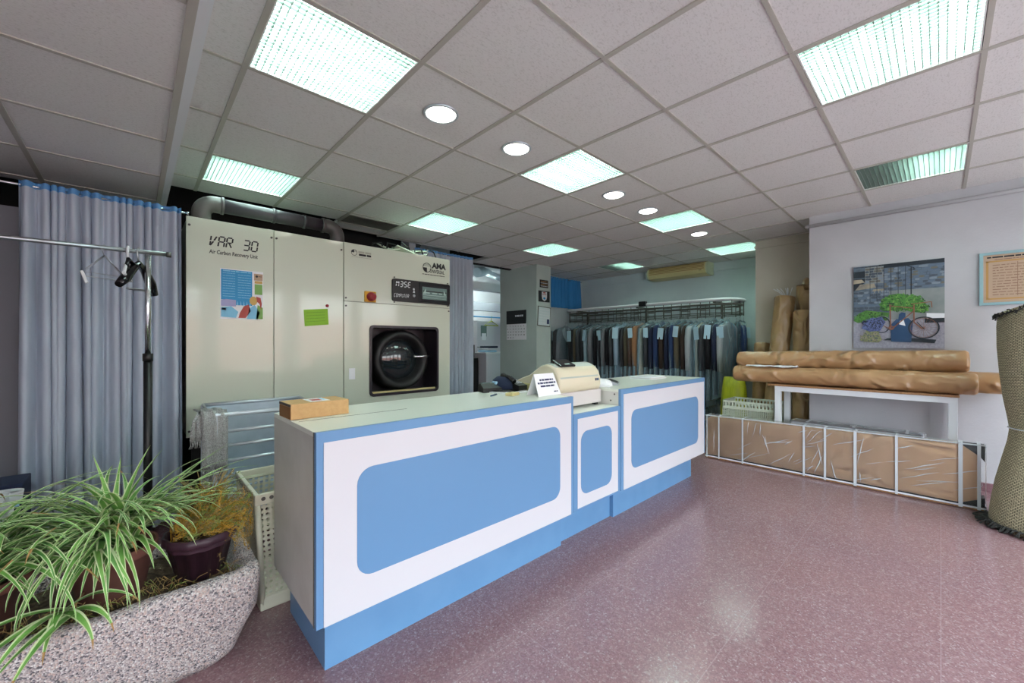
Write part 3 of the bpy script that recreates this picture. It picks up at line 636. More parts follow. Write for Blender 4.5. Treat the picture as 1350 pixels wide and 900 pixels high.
# ------------------------------------------------------------------ garment rail with hangers on the left
RY = 2.8
t = thing('garment_rail', 'chrome garment rail on a telescopic post in front of the curtain', 'rail', (.05, RY, 0))
def rail(x): return (x, RY-(x-.05)*.06, 1.69)
b = MB(); b.tube([rail(-1.3), rail(.135)], .011, 'steel', 10); b.cyl(rail(.125), rail(.145), .014, 'darkmetal', 10); b.obj('bar', t)
b = MB(); b.tube([(.053, RY, 1.14), (.053, RY, 1.68)], .012, 'chrome', 12); b.obj('upper_post', t)
b = MB(); b.tube([(.053, RY, .06), (.053, RY, 1.16)], .018, 'black', 12); b.cyl((.053, RY, 1.13), (.053, RY, 1.17), .021, 'black', 12); b.obj('lower_post', t)
b = MB(); b.tube([(.053, RY-.25, .03), (.053, RY-.2, .06), (.053, RY+.2, .06), (.053, RY+.25, .03)], .014, 'black', 8); b.obj('foot', t)
for yy in (-.25, .25):
    b = MB(); b.lathe([(.025, -.012), (.025, .012)], (.053, RY+yy, .025), 'black', 14, 'x'); b.obj('castor', t)
b = MB(); b.tube([rail(-1.25), (-1.25, RY+.08, .03)], .014, 'steel', 10); b.obj('rear_post', t)
def hanger_pts(c, yaw, wdt, dz):
    cs, sn = math.cos(yaw), math.sin(yaw)
    return lambda u, z: (c[0]+u*cs, c[1]+u*sn, c[2]+z)
c = rail(-.105)
t = thing('clip_hanger', 'wire trouser hanger with two white clips hanging on the chrome rail', 'hanger', c)
f = hanger_pts(c, .62, 0, 0)
b = MB(); b.tube([f(.014, -.01), f(.012, .006), f(0, .015), f(-.012, .008), f(-.012, -.01), f(0, -.04)], .002, 'steel', 6); b.tube([f(0, -.04), f(-.08, -.13), f(.08, -.13), f(0, -.04)], .002, 'steel', 6); b.tube([f(-.082, -.15), f(.082, -.15)], .002, 'steel', 6); b.tube([f(0, -.035), f(-.075, -.115)], .002, 'steel', 6); b.tube([f(0, -.035), f(.075, -.115)], .002, 'steel', 6); b.obj('wire', t)
for s in (-1, 1):
    b = MB(); q = f(s*.082, -.15); b.box(-.006, .006, -.012, .012, -.035, .025, 'plasticwhite', .003, Matrix.Translation(q) @ Matrix.Rotation(.3*s, 4, 'Y')); b.obj('clip', t)
c = rail(-.022)
t = thing('white_hanger', 'white plastic hanger seen edge on beside the black hanger', 'hanger', c); f = hanger_pts(c, 1.5, 0, 0)
b = MB(); b.tube([f(.014, -.005), f(.012, .012), f(0, .02), f(-.012, .012), f(-.01, -.02), f(0, -.06)], .006, 'plasticwhite', 8); b.tube([f(-.17, -.135), f(-.09, -.085), f(0, -.06), f(.09, -.085), f(.17, -.135), f(0, -.14), f(-.17, -.135)], .007, 'plasticwhite', 8); b.obj('frame', t)
c = rail(.018)
t = thing('black_hanger', 'black moulded clothes hanger with grips next to the rail post', 'hanger', c); f = hanger_pts(c, 1.15, 0, 0)
b = MB(); b.tube([f(.014, -.005), f(.012, .01), f(0, .018), f(-.012, .01), f(-.01, -.02), f(0, -.06)], .004, 'steel', 8); b.obj('hook', t)
b = MB(); b.tube([f(-.17, -.19), f(-.12, -.155), f(-.06, -.10), f(0, -.06), f(.06, -.09), f(.12, -.15), f(.15, -.205)], [.016, .022, .02, .014, .018, .024, .02], 'blackgloss', 10); b.tube([f(-.05, -.075), f(-.09, -.055), f(-.11, -.10), f(-.09, -.13)], .009, 'blackgloss', 8); b.tube([f(.1, -.19), f(-.1, -.20)], .006, 'steel', 8); b.obj('body', t)

# ------------------------------------------------------------------ galvanised trolley and towel
t = thing('laundry_trolley', 'galvanised metal laundry trolley with open rails behind the counter', 'trolley', (.64, 3.17, 0))
x0, x1, y0, y1 = .345, .945, 2.90, 3.45
b = MB(); b.box(x0, x1, y1-.004, y1, .2, .80, 'galv'); b.obj('back_panel', t)
b = MB(); b.box(x1-.004, x1, y0, y1-.004, .2, .80, 'galv'); b.obj('side_panel', t)
b = MB(); b.box(x0, x0+.004, y0, y1-.004, .2, .80, 'galv'); b.obj('side_panel', t)
b = MB(); b.box(x0+.004, x1-.004, y0, y1-.004, .2, .205, 'galv'); b.obj('bottom', t)
b = MB(); b.tube([(x0, y0, .80), (x1, y0, .80), (x1, y1, .80), (x0, y1, .80)], .013, 'galvrail', 8, closed=True); b.obj('rim', t)
for z in (.70, .615, .525, .43): 
    b = MB(); b.tube([(x0, y0, z), (x1, y0, z)], .010, 'galvrail', 8); b.obj('rail', t)
b = MB(); b.box(x0+.004, x1-.004, y0-.002, y0+.002, .205, .36, 'galv'); b.obj('front_panel', t)
for x in (x0, x1):
    for yy in (y0, y1):
        b = MB(); b.box(x-.012, x+.012, yy-.012, yy+.012, .10, .80, 'galvrail'); b.obj('leg', t)
        b = MB(); b.lathe([(.045, -.014), (.05, -.008), (.05, .008), (.045, .014)], (x, yy, .05), 'rubber', 18, 'x'); b.obj('wheel', t)
t = thing('towel', 'grey knitted towel draped over the corner of the galvanised trolley', 'towel', (.33, 2.87, .4))
def sheet_drape(mb, path, half, m, n=14, seed=0, taper=None):
    r = random.Random(seed); rings = []
    for j, (p, nrm) in enumerate(path):
        p = Vector(p); nrm = Vector(nrm); ring = []; wd = half*(taper[j] if taper else 1)
        for k in range(n+1):
            u = -1+2*k/n; w = .008*math.sin(u*9+seed+j*.25)+.005*math.sin(u*17+j*.5)
            ring.append(p+Vector((u*wd, 0, 0))+nrm*w)
        for k in range(n, -1, -1):
            u = -1+2*k/n; w = .008*math.sin(u*9+seed+j*.25)+.005*math.sin(u*17+j*.5)
            ring.append(p+Vector((u*wd, 0, 0))+nrm*(w-.006))
        rings.append(ring)
    mb.ring_loft(rings, m)
b = MB()
path = [((.345, 2.882, .49+.045*k), (0, -1, 0)) for k in range(7)]+[((.345, 2.888, .80), (0, -1, .3)), ((.34, 2.905, .832), (0, -.5, 1)), ((.33, 2.96, .826), (0, 0, 1)), ((.32, 3.05, .822), (0, 0, 1))]
sheet_drape(b, path, .062, 'knit', seed=1); b.obj('front_fold', t)
b = MB()
path = [((.335, 2.902-.0*k, .36+.05*k), (0, -1, 0)) for k in range(9)]+[((.33, 2.906, .80), (0, -1, .3))]
sheet_drape(b, path, .05, 'knit', seed=5); b.obj('rear_fold', t)
b = MB()
path = [((.275, 2.90, .665+.03*k), (-.4, -1, 0)) for k in range(5)]+[((.29, 2.91, .815), (0, -.5, 1)), ((.30, 2.97, .828), (0, 0, 1))]
sheet_drape(b, path, .04, 'knit', seed=9, taper=[1.1, 1.1, 1, .9, .8, .7, .7]); b.obj('side_fold', t)
b = MB(); rr = random.Random(2)
for (xa, xb, yy, zz) in ((.285, .405, 2.88, .49), (.287, .383, 2.905, .36), (.232, .318, 2.90, .665)):
    for k in range(16):
        x = xa+(xb-xa)*k/15; b.tube([(x, yy, zz+.004), (x+rr.uniform(-.006, .006), yy-.003, zz-.02), (x+rr.uniform(-.008, .008), yy, zz-.04)], .002, 'knit', 5)
b.obj('fringe', t)

# ------------------------------------------------------------------ perforated laundry basket
t = thing('laundry_basket', 'tall cream perforated plastic basket between the planter and the counter', 'basket', (.65, 2.33, 0))
x0, x1, y0, y1, zt = .405, .80, 2.10, 2.54, .545
def wallsheet(name, pts, w, h, parent, m='perf'):
    b = MB(); i = b.mi(m); ul = b.b.loops.layers.uv.verify()
    vs = [b.b.verts.new(p) for p in pts]; f = b.b.faces.new(vs); f.material_index = i
    for lp, uv in zip(f.loops, ((0, 0), (w/.025, 0), (w/.025, h/.025), (0, h/.025))): lp[ul].uv = uv
    o = b.obj(name, parent, False); md = o.modifiers.new('s', 'SOLIDIFY'); md.thickness = .004; return o
d = .025
for pts, wd in (([(x0+d, y0+d, .06), (x1-d, y0+d, .06), (x1, y0, zt-.05), (x0, y0, zt-.05)], .39), ([(x0+d, y1-d, .06), (x0+d, y0+d, .06), (x0, y0, zt-.05), (x0, y1, zt-.05)], .44), ([(x1-d, y0+d, .06), (x1-d, y1-d, .06), (x1, y1, zt-.05), (x1, y0, zt-.05)], .44), ([(x1-d, y1-d, .06), (x0+d, y1-d, .06), (x0, y1, zt-.05), (x1, y1, zt-.05)], .39)):
    wallsheet('side', pts, wd, .44, t)
b = MB(); e = .014
b.box(x0-e, x1+e, y0-e, y0+.004, zt-.05, zt, 'creamplastic', .004); b.box(x0-e, x1+e, y1-.004, y1+e, zt-.05, zt, 'creamplastic', .004); b.box(x0-e, x0+.004, y0, y1, zt-.05, zt, 'creamplastic', .004); b.box(x1-.004, x1+e, y0, y1, zt-.05, zt, 'creamplastic', .004)
for k in range(12):
    x = x0+.02+k*.032; b.cyl((x, y0-e-.0008, zt-.022), (x, y0-e, zt-.022), .009, 'seam', 10)
    y = y0+.03+k*.034; b.cyl((x0-e-.0008, y, zt-.022), (x0-e, y, zt-.022), .009, 'seam', 10)
b.obj('rim', t)
for x in (x0, x1):
    for yy in (y0, y1):
        b = MB(); sx = 1 if x == x0 else -1; sy = 1 if yy == y0 else -1
        b.tube([(x+sx*d, yy+sy*d, .03), (x, yy, zt-.04)], .013, 'creamplastic', 8); b.obj('corner_post', t)
b = MB(); b.box(x0+d-.012, x1-d+.012, y0+d-.012, y1-d+.012, 0, .062, 'creamplastic', .008); b.obj('bottom', t)

# ------------------------------------------------------------------ stone planter
t = thing('stone_planter', 'rough granite trough planter in the front left corner', 'planter', (-.5, 2.03, 0))
def stone_ring(x0, x1, y0, y1, z, r, n=8, seg=10, amp=.0):
    pts = []; cs = ((x1-r, y1-r, 0), (x0+r, y1-r, PI/2), (x0+r, y0+r, PI), (x1-r, y0+r, 1.5*PI)); rr = []
    for cx, cy, a0 in cs:
        for k in range(n+1):
            a = a0+PI/2*k/n; rr.append((cx+r*math.cos(a), cy+r*math.sin(a)))
    m = len(rr)
    for k in range(m):
        a, c_ = rr[k], rr[(k+1) % m]; L = math.dist(a, c_); q = max(1, int(L/.04)) if False else (14 if L > .2 else 1)
        for j in range(q):
            u = j/q; x = a[0]+(c_[0]-a[0])*u; y = a[1]+(c_[1]-a[1])*u
            w = amp*(math.sin(x*23+z*17)+math.sin(y*31+x*9+z*11)+.6*math.sin(x*61+y*47))
            pts.append((x, y+w*.5, z+w))
    return pts
b = MB()
O = [(-1.40, .255, 1.89, 2.24, 0, .06), (-1.43, .305, 1.87, 2.27, .033, .08), (-1.46, .33, 1.85, 2.295, .103, .08), (-1.48, .362, 1.825, 2.315, .19, .07), (-1.485, .368, 1.808, 2.32, .28, .06), (-1.485, .366, 1.803, 2.32, .325, .055), (-1.475, .362, 1.812, 2.315, .348, .05), (-1.45, .335, 1.85, 2.29, .352, .05), (-1.43, .315, 1.872, 2.27, .335, .05), (-1.42, .30, 1.89, 2.255, .27, .05)]
b.ring_loft([stone_ring(*q[:5], q[5], amp=.0035 if q[4] > .01 else 0) for q in O], 'granite'); b.obj('trough', t)
b = MB(); i = b.mi('soil'); nx, ny = 60, 14; rr = random.Random(3)
V = [[b.b.verts.new((-1.42+1.70*a/nx, 1.89+.365*c_/ny, .318+.008*math.sin(a*.9)+rr.uniform(-.006, .006))) for c_ in range(ny+1)] for a in range(nx+1)]
for a in range(nx):
    for c_ in range(ny): b.face([V[a][c_], V[a+1][c_], V[a+1][c_+1], V[a][c_+1]], i, True)
tag(b.obj('soil', t), 'dry brown soil')
b = MB(); rr = random.Random(12)
for k in range(420):
    x = rr.uniform(-.9, .29); y = rr.uniform(1.885, 2.0); z = .325; a = rr.uniform(0, 6.28); l = rr.uniform(.02, .07)
    b.tube([(x, y, z), (x+math.cos(a)*l*.5, y+math.sin(a)*l*.3, z+rr.uniform(.01, .035)), (x+math.cos(a)*l, y+math.sin(a)*l*.5-.01, z+rr.uniform(0, .04))], .0011, rr.choice(['fernbrown', 'fernbrown', 'leafdry', 'fern']), 3)
o = tag(b.obj('dry_grass', t), 'dry straw and moss on the soil', kind='stuff')

def pot(name, label, c, r0, r1, z0, z1, m, ribs=0):
    t = thing(name, label, 'plant', (c[0], c[1], z0))
    b = MB(); n = 48
    rings = []
    for r, z in ((r0, z0), (r0+(r1-r0)*.8, z0+(z1-z0)*.8), (r1*.97, z1-.035), (r1*1.04, z1-.03), (r1*1.04, z1), (r1*.95, z1), (r1*.92, z1-.05)):
        rings.append([(c[0]+math.cos(2*PI*k/n)*(r+(ribs if k % 4 < 2 else 0)), c[1]+math.sin(2*PI*k/n)*(r+(ribs if k % 4 < 2 else 0)), z) for k in range(n)])
    b.ring_loft(rings, m, True, False); b.obj('pot', t)
    b = MB(); b.lathe([(r1*.93, z1-.04), (r1*.5, z1-.03), (.004, z1-.028)], (c[0], c[1], 0), 'soil', 20, cap0=False); b.obj('soil', t)
    return t
def leaf(mb, base, az, el, L, w, bend, curl=0, seed=0, mg='leaf', ns=14, dry=False):
    p = Vector(base); pts = []; e = el; a = az
    for k in range(ns+1):
        pts.append((p.copy(), a, e)); s = L/ns
        p = p+Vector((math.cos(a)*math.cos(e), math.sin(a)*math.cos(e), math.sin(e)))*s
        e = max(e-bend/ns*(0.5+1.1*k/ns), -1.5); a += curl/ns
        if p.y > 1.77 and p.x < .38 and p.z < .37 and p.y < 2.3: p.z = .37
    i0, i1 = mb.mi(mg), mb.mi('leafedge'); rows = []
    for k, (q, a, e) in enumerate(pts):
        u = k/ns; ww = w*(.55+.45*math.sin(PI*min(1, u*1.3+.1)))*(1 if u < .55 else max(.02, 1-((u-.55)/.45)**1.6))
        side = Vector((-math.sin(a), math.cos(a), 0)); up = Vector((-math.cos(a)*math.sin(e), -math.sin(a)*math.sin(e), math.cos(e)))
        rows.append([mb.b.verts.new(q+side*ww*o+up*ww*abs(o)*.35) for o in (-1, -.62, 0, .62, 1)])
    for k in range(ns):
        for j in range(4):
            mi = i1 if j in (0, 3) else i0
            if dry and k >= ns-2: mi = mb.mi('leafdry')
            mb.face([rows[k][j], rows[k][j+1], rows[k+1][j+1], rows[k+1][j]], mi, True)
t = pot('spider_plant', 'large spider plant with striped leaves in a terracotta pot on the planter', (-.055, 2.02), .085, .118, .325, .50, 'terracotta')
b = MB(); rr = random.Random(21); cx, cy, cz = -.055, 2.02, .49
for k in range(215):
    az = rr.uniform(0, 2*PI)
    if rr.random() < .5: az = rr.uniform(-PI*1.05, -PI*.05)
    L = rr.uniform(.28, .50); el = rr.uniform(.45, 1.4)
    if math.sin(az) > .3: L *= .8
    if math.cos(az) > .45 and math.sin(az) < .5: el = rr.uniform(1.0, 1.35); L *= .85
    leaf(b, (cx+rr.uniform(-.05, .05), cy+rr.uniform(-.05, .05), cz), az, el, L, rr.uniform(.0095, .0145), rr.uniform(1.3, 2.6), rr.uniform(-.5, .5), mg=rr.choice(['leaf', 'leaf', 'leafdark']), dry=rr.random() < .12)
for az, el, L, bd in ((-.15, .95, .48, .9), (-.05, .8, .52, 1.0), (.1, 1.0, .46, .6), (.35, 1.2, .36, .4), (.3, .85, .45, .6), (-.1, .65, .5, .7), (-.3, .7, .45, 1.2), (.9, 1.25, .36, .4), (-.2, .5, .4, .5), (.2, .75, .5, .8), (0, .55, .42, .7), (1.3, 1.3, .32, .4), (2.2, 1.3, .34, .4)):
    leaf(b, (cx+rr.uniform(-.02, .04), cy+rr.uniform(-.03, .03), cz+.01), az, el, L, .0125, bd, rr.uniform(-.2, .2))
b.obj('foliage', t, False)
t = pot('spider_plant', 'spider plant trailing over the planter edge at the far left', (-.36, 2.04), .085, .115, .325, .49, 'terracotta')
b = MB(); rr = random.Random(33); cx, cy, cz = -.36, 2.04, .48
for k in range(150):
    az = rr.uniform(0, 2*PI)
    if rr.random() < .4: az = rr.uniform(-PI*.9, 0)
    leaf(b, (cx+rr.uniform(-.05, .05), cy+rr.uniform(-.05, .05), cz), az, rr.uniform(.6, 1.4), rr.uniform(.30, .52), rr.uniform(.0095, .0145), rr.uniform(1.2, 2.5), rr.uniform(-.5, .5), mg=rr.choice(['leaf', 'leaf', 'leafdark']), dry=rr.random() < .12)
b.obj('foliage', t, False)
# long leaves hanging over the front rim, from the first plant
t = thing('spider_plantlet', 'young spider plant shoot hanging down over the granite front', 'plant', (-.13, 1.84, .40))
b = MB(); rr = random.Random(8)
for az, el, L, bd in ((-2.2, .3, .30, 1.2), (-1.9, .35, .33, 1.3), (-2.4, .2, .28, 1.1), (-2.0, .5, .36, 1.5), (-1.6, .6, .24, 2.2), (-.8, .5, .2, 2.0), (-2.8, .5, .3, 1.8), (-1.2, .5, .22, 2.4), (-.5, .7, .24, 1.8), (-2.1, .15, .26, .9)):
    leaf(b, (-.14+rr.uniform(-.03, .05), 1.835+rr.uniform(-.012, .012), .395), az, el, L, .0135, bd, rr.uniform(-.3, .3), dry=True)
b.obj('foliage', t, False)
b = MB(); b.tube([(-.12, 1.93, .40), (-.13, 1.88, .405), (-.14, 1.835, .39)], .003, 'leafdry', 6); b.obj('runner', t)
t = pot('asparagus_fern', 'yellowing wiry fern in a ribbed plum coloured pot on the planter', (.192, 1.985), .072, .110, .325, .495, 'plum', .004)
b = MB(); rr = random.Random(14); cx, cy, cz = .20, 1.995, .485
def fclamp(p):
    dx, dy = p.x-cx, p.y-cy; d = math.hypot(dx, dy); m = .165 if dx+dy*.6 > 0 else .10
    if d > m: p.x, p.y = cx+dx*m/d, cy+dy*m/d
    if p.y > 1.79 and p.z < .37: p.z = .37
    p.x = min(p.x, .385); return p
for k in range(190):
    az = rr.uniform(-1.1, 2.3); el = rr.uniform(.2, 1.4); L = rr.uniform(.10, .27); e = el
    if k % 6 == 0: az = rr.uniform(-3.1, 3.1); L = .12
    p = Vector((cx+rr.uniform(-.07, .07), cy+rr.uniform(-.07, .07), cz)); pts = [p.copy()]
    bend = rr.uniform(.6, 2.2); m = rr.choice(['fern', 'fernyellow', 'fernbrown', 'fernyellow']) if math.cos(az) > .0 else rr.choice(['fern', 'fernbrown', 'fernbrown', 'fernyellow'])
    for j in range(9):
        p = fclamp(p+Vector((math.cos(az)*math.cos(e), math.sin(az)*math.cos(e), math.sin(e)))*L/9)
        e -= bend/9; az += rr.uniform(-.12, .12); pts.append(p.copy())
        for q in range(4):
            a2 = az+rr.uniform(-1.5, 1.5); e2 = rr.uniform(-.6, .9); l2 = rr.uniform(.010, .028)
            b.tube([p, fclamp(p+Vector((math.cos(a2)*math.cos(e2), math.sin(a2)*math.cos(e2), math.sin(e2)))*l2)], .0008, m, 3)
    b.tube(pts, .001, m, 3)
b.obj('foliage', t, False)
t = pot('dry_potted_plant', 'dried out plant in a brown pot behind the plum pot', (.235, 2.19), .05, .07, .325, .56, 'terracotta')
b = MB(); rr = random.Random(77)
for k in range(22):
    a = rr.uniform(0, 6.28); b.tube([(.235+rr.uniform(-.03, .03), 2.21+rr.uniform(-.03, .02), .53), (.235+math.cos(a)*.05, 2.21+math.sin(a)*.04, .58), (.235+math.cos(a)*.1, 2.21+math.sin(a)*.05, .60+rr.uniform(0, .06))], .0015, 'fernbrown', 4)
b.obj('twigs', t)
# white plastic tub at the far left
t = thing('plastic_tub', 'white plastic tub with a flared rim at the far left edge behind the plants', 'tub', (-.48, 2.55, 0))
b = MB(); b.ring_loft([stone_ring(-.6-.0, -.39, 2.45, 2.67, 0, .03), stone_ring(-.62, -.365, 2.42, 2.70, .55, .04), stone_ring(-.64, -.345, 2.40, 2.72, .56, .05), stone_ring(-.645, -.34, 2.395, 2.725, .60, .05), stone_ring(-.61, -.375, 2.43, 2.69, .60, .04), stone_ring(-.6, -.39, 2.45, 2.67, .1, .03)], 'plasticwhite', smooth=False); b.obj('body', t)
b = MB()
for k in range(3): b.cyl((-.52+.06*k, 2.4155-.0, .52), (-.52+.06*k, 2.42, .52), .012, 'seam', 12)
b.obj('vent_hole', t)
t = thing('detergent_box', 'dark blue and red box standing behind the white plastic tub', 'box', (-.5, 2.85, 0))
b = MB(); b.box(-.68, -.36, 2.80, 3.0, 0, .60, 'navy', .004); b.obj('carton', t)
b = MB(); b.box(-.67, -.37, 2.798, 2.80, .555, .575, 'red'); b.box(-.67, -.37, 2.798, 2.80, .50, .53, 'lightblue'); b.obj('print', t)

# ------------------------------------------------------------------ things on the counter
Z1 = .911
t = thing('cardboard_box', 'small brown cardboard box with a white sticker on the near counter end', 'box', (.57, 1.9, Z1))
xf = Matrix.Translation((.462, 1.795, Z1)) @ Matrix.Rotation(.03, 4, 'Z')
b = MB(); b.box(0, .235, 0, .155, 0, .063, 'card', .001, xf); b.obj('carton', t)
b = MB(); b.box(-.0012, .0005, .004, .151, .003, .05, 'cardin', 0, xf); b.box(-.0014, .0005, .001, .154, .052, .062, 'seam', 0, xf); tag(b.obj('end_flap', t), 'darker end flap')
b = MB(); b.box(.085, .165, .03, .135, .0630, .0638, 'paper', 0, xf); lab = b.obj('sticker', t)
b = MB(); b.box(.10, .14, .05, .10, .0638, .0642, 'postred', 0, xf); b.box(.146, .158, .06, .13, .0638, .0642, 'leaflight', 0, xf); b.obj('sticker_print', lab)
# tent sign
t = thing('tent_sign', 'folded white card sign with blue lettering at the counter corner', 'sign', (1.79, 1.66, Z1))
xf = Matrix.Translation((1.715, 1.60, Z1)) @ Matrix.Diagonal((.9, 1, 1, 1)) @ Matrix.Rotation(.0, 4, 'Z')
b = MB()
A = [Vector((0, 0, 0)), Vector((.225, 0, 0)), Vector((.205, .05, .128)), Vector((.01, .05, .128))]; B = [Vector((.0, .10, 0)), Vector((.225, .10, 0)), A[2], A[3]]
b.poly([xf @ v for v in A], 'paper', (0, .001, .0005)); b.poly([xf @ v for v in B], 'paper', (0, -.001, .0005)); b.obj('card', t)
b = MB(); F = lambda a, z: xf @ Vector((a, z*.05/.128-.0007, z))
for k, (a0, a1) in enumerate(((.05, .185), (.025, .20), (.045, .185))): bars(b, F, a0, a1, .087-.018*k, .010, 'ink', 200+k, .1)
bars(b, F, .16, .20, .018, .006, 'ink', 210); b.obj('lettering', t)
# card terminal
t = thing('card_terminal', 'dark card payment terminal on the counter near the grey blue curtain', 'terminal', (1.64, 2.0, Z1))
xf = Matrix.Translation((1.60, 1.965, Z1)) @ Matrix.Rotation(-.25, 4, 'Z')
b = MB(); b.poly([xf @ Vector(p) for p in ((-.0, 0, 0), (.0, .085, 0), (.0, .085, .045), (.0, .05, .055), (.0, 0, .028))], 'black', xf.to_3x3() @ Vector((.15, 0, 0))); b.obj('body', t)
b = MB(); b.box(.095, .145, .028, .08, .045, .065, 'lightblue', .006, xf); b.obj('receipt_roll', t)
b = MB(); b.box(.012, .075, .055, .08, .0535, .056, 'screen', 0, xf); b.obj('screen', t)
# flat cap / pouch, phone, papers
t = thing('cap', 'dark navy cloth cap on the counter behind the card terminal', 'cap', (1.80, 2.0, Z1))
b = MB(); b.lathe([(.085, 0), (.088, .035), (.078, .07), (.05, .092), (.005, .098)], (1.795, 1.985, Z1), 'navy', 24); b.obj('crown', t)
b = MB(); b.lathe([(.05, .0), (.10, .004), (.101, .009), (.05, .014)], (1.76, 1.95, Z1), 'black', 20); b.obj('peak', t)
t = thing('desk_telephone', 'black desk telephone behind the tent sign', 'telephone', (1.93, 2.0, Z1))
xf = Matrix.Translation((1.79, 1.845, Z1)) @ Matrix.Rotation(.12, 4, 'Z')
b = MB(); b.poly([xf @ Vector(p) for p in ((.09, .0, .012), (.09, .16, .012), (.09, .16, .085), (.09, .0, .04))], 'black', xf.to_3x3() @ Vector((.0, 0, 0)) if False else xf.to_3x3() @ Vector((-.085, 0, 0))); b.obj('base', t)
b = MB(); b.tube([xf @ Vector(p) for p in ((-.005, .03, .065), (.0, .08, .09), (.0, .14, .10))], [.016, .012, .018], 'blackgloss', 10); b.obj('handset', t)
b = MB()
for i in range(3):
    for j in range(4): b.box(.03+.016*i, .04+.016*i, .03+.02*j, .042+.02*j, .052+.0066*j, .0575+.0066*j, 'inkwhite', 0, xf)
b.obj('keypad', t)
b = MB(); b.box(0, .20, -.02, .15, 0, .006, 'paper', 0, Matrix.Translation((1.65, 1.80, Z1)) @ Matrix.Rotation(.1, 4, 'Z')); tag(b.obj('paper_stack'), 'loose white papers under the telephone on the near counter', 'paper')
b = MB(); b.box(0, .085, 0, .05, .0005, .018, 'acbody', .002, Matrix.Translation((1.62, 1.72, Z1)) @ Matrix.Rotation(.3, 4, 'Z')); tag(b.obj('receipt_pad'), 'small yellowed receipt pad left of the tent sign', 'pad')
b = MB(); b.tube([(1.52, 1.80, Z1+.0045), (1.60, 1.84, Z1+.0045)], .004, 'pglass', 8); b.tube([(1.60, 1.84, Z1+.0045), (1.615, 1.847, Z1+.0045)], [.004, .001], 'paper', 8); tag(b.obj('pen'), 'blue pen on the counter beside the card terminal', 'pen')
# cash register
t = thing('cash_register', 'cream electronic cash register on the low counter unit', 'cash register', (2.18, 1.80, .80))
rx0, rx1 = 1.925, 2.382
b = MB(); b.box(rx0, rx1, 1.625, 1.98, .815, .908, 'regbase', .006); b.obj('drawer_base', t)
for x in (rx0+.03, rx1-.05):
    b = MB(); b.box(x, x+.03, 1.64, 1.67, .80, .816, 'black'); b.obj('foot', t)
    b = MB(); b.box(x, x+.03, 1.92, 1.95, .80, .816, 'black'); b.obj('foot', t)
prof = [(1.632, .909), (1.622, .945), (1.624, .99), (1.64, 1.035), (1.665, 1.065), (1.70, 1.082), (1.74, 1.088), (1.79, 1.075), (1.84, 1.045), (1.89, 1.012), (1.96, .99), (2.02, .965), (2.03, .935), (2.0, .909)]
lo = [p for p in prof]; 
def sec(x, s): return [(x, 1.80+(y-1.80)*s, .909+(z-.909)*s) for y, z in prof]
b = MB(); b.ring_loft([sec(rx0+.005, .93), sec(rx0+.018, 1), sec(rx1-.03, 1), sec(rx1-.008, .97), sec(rx1, .92)], 'regcream', smooth=False); o = b.obj('body', t)
for f_ in o.data.polygons: f_.use_smooth = len(f_.vertices) == 4
b = MB(); b.ring_loft([[(x, y, z) for y, z in ((1.6265, 1.0), (1.648, 1.0435), (1.672, 1.069), (1.703, 1.0865), (1.742, 1.0925), (1.79, 1.080), (1.785, 1.07), (1.74, 1.083), (1.70, 1.077), (1.665, 1.06), (1.64, 1.03), (1.627, .995))] for x in (rx0+.02, rx1-.032)], 'reggrey', smooth=False); tag(b.obj('lid', t), 'grey top lid')
xf = Matrix.Translation((2.06, 1.70, 1.086)) @ Matrix.Rotation(.45, 4, 'X')
b = MB(); b.box(-.075, .075, -.045, .045, .0, .014, 'blackgloss', .006, xf); d_ = b.obj('customer_display', t)
b = MB(); b.box(-.02, .03, -.03, -.018, .0135, .0145, 'screenlight', 0, xf); b.obj('digits', d_)
b = MB(); b.box(rx1-.055, rx1-.035, 1.6215, 1.626, .968, .985, 'pglass'); b.box(rx1-.075, rx1-.06, 1.6215, 1.626, .968, .985, 'ink'); b.obj('badge', t)
b = MB(); b.box(rx0-.002, rx0+.01, 1.68, 1.98, .912, .955, 'reglitside', .003); tag(b.obj('side_cover', t), 'side cover with the yellowish light in its colour')  # yellowish light on this side is painted into the cover
# on the right unit
t = thing('pin_pad', 'small grey pin pad with white papers on the far counter unit', 'pin pad', (2.64, 1.72, Z1))
xf = Matrix.Translation((2.62, 1.64, Z1)) @ Matrix.Rotation(.5, 4, 'Z') 
b = MB(); b.poly([xf @ Vector(p) for p in ((0, 0, 0), (0, .08, 0), (0, .08, .04), (0, .0, .014))], 'steel', xf.to_3x3() @ Vector((.15, 0, 0))); b.obj('body', t)
b = MB(); b.poly([xf @ Vector(p) for p in ((.01, .01, .0185), (.14, .01, .0185), (.14, .07, .038), (.01, .07, .038))], 'black', xf.to_3x3() @ Vector((0, 0, .001))); b.obj('keypad', t)
t = thing('crumpled_bag', 'crumpled white plastic bag on the near end of the far counter unit', 'bag', (2.5, 1.72, Z1))
b = MB(); rr = random.Random(5); rings = []
for (r, z) in ((.075, 0), (.085, .02), (.07, .04), (.04, .052), (.008, .055)):
    rings.append([(2.495+math.cos(2*PI*k/18)*r*1.0*rr.uniform(.82, 1.1), 1.72+math.sin(2*PI*k/18)*r*1.25*rr.uniform(.85, 1.1), Z1+z) for k in range(18)])
b.ring_loft(rings, 'paper', smooth=False); b.obj('bag', t)
b = MB(); xf = Matrix.Translation((3.22, 1.70, Z1)) @ Matrix.Rotation(.0, 4, 'Z')
b.box(0, .28, 0, .20, 0, .006, 'paper', 0, xf); b.box(.01, .285, -.006, .19, .006, .012, 'regbase', 0, xf); b.box(-.005, .275, .004, .2, .012, .017, 'paper', 0, xf); tag(b.obj('paper_stack'), 'small stack of papers on the far counter unit', 'paper')

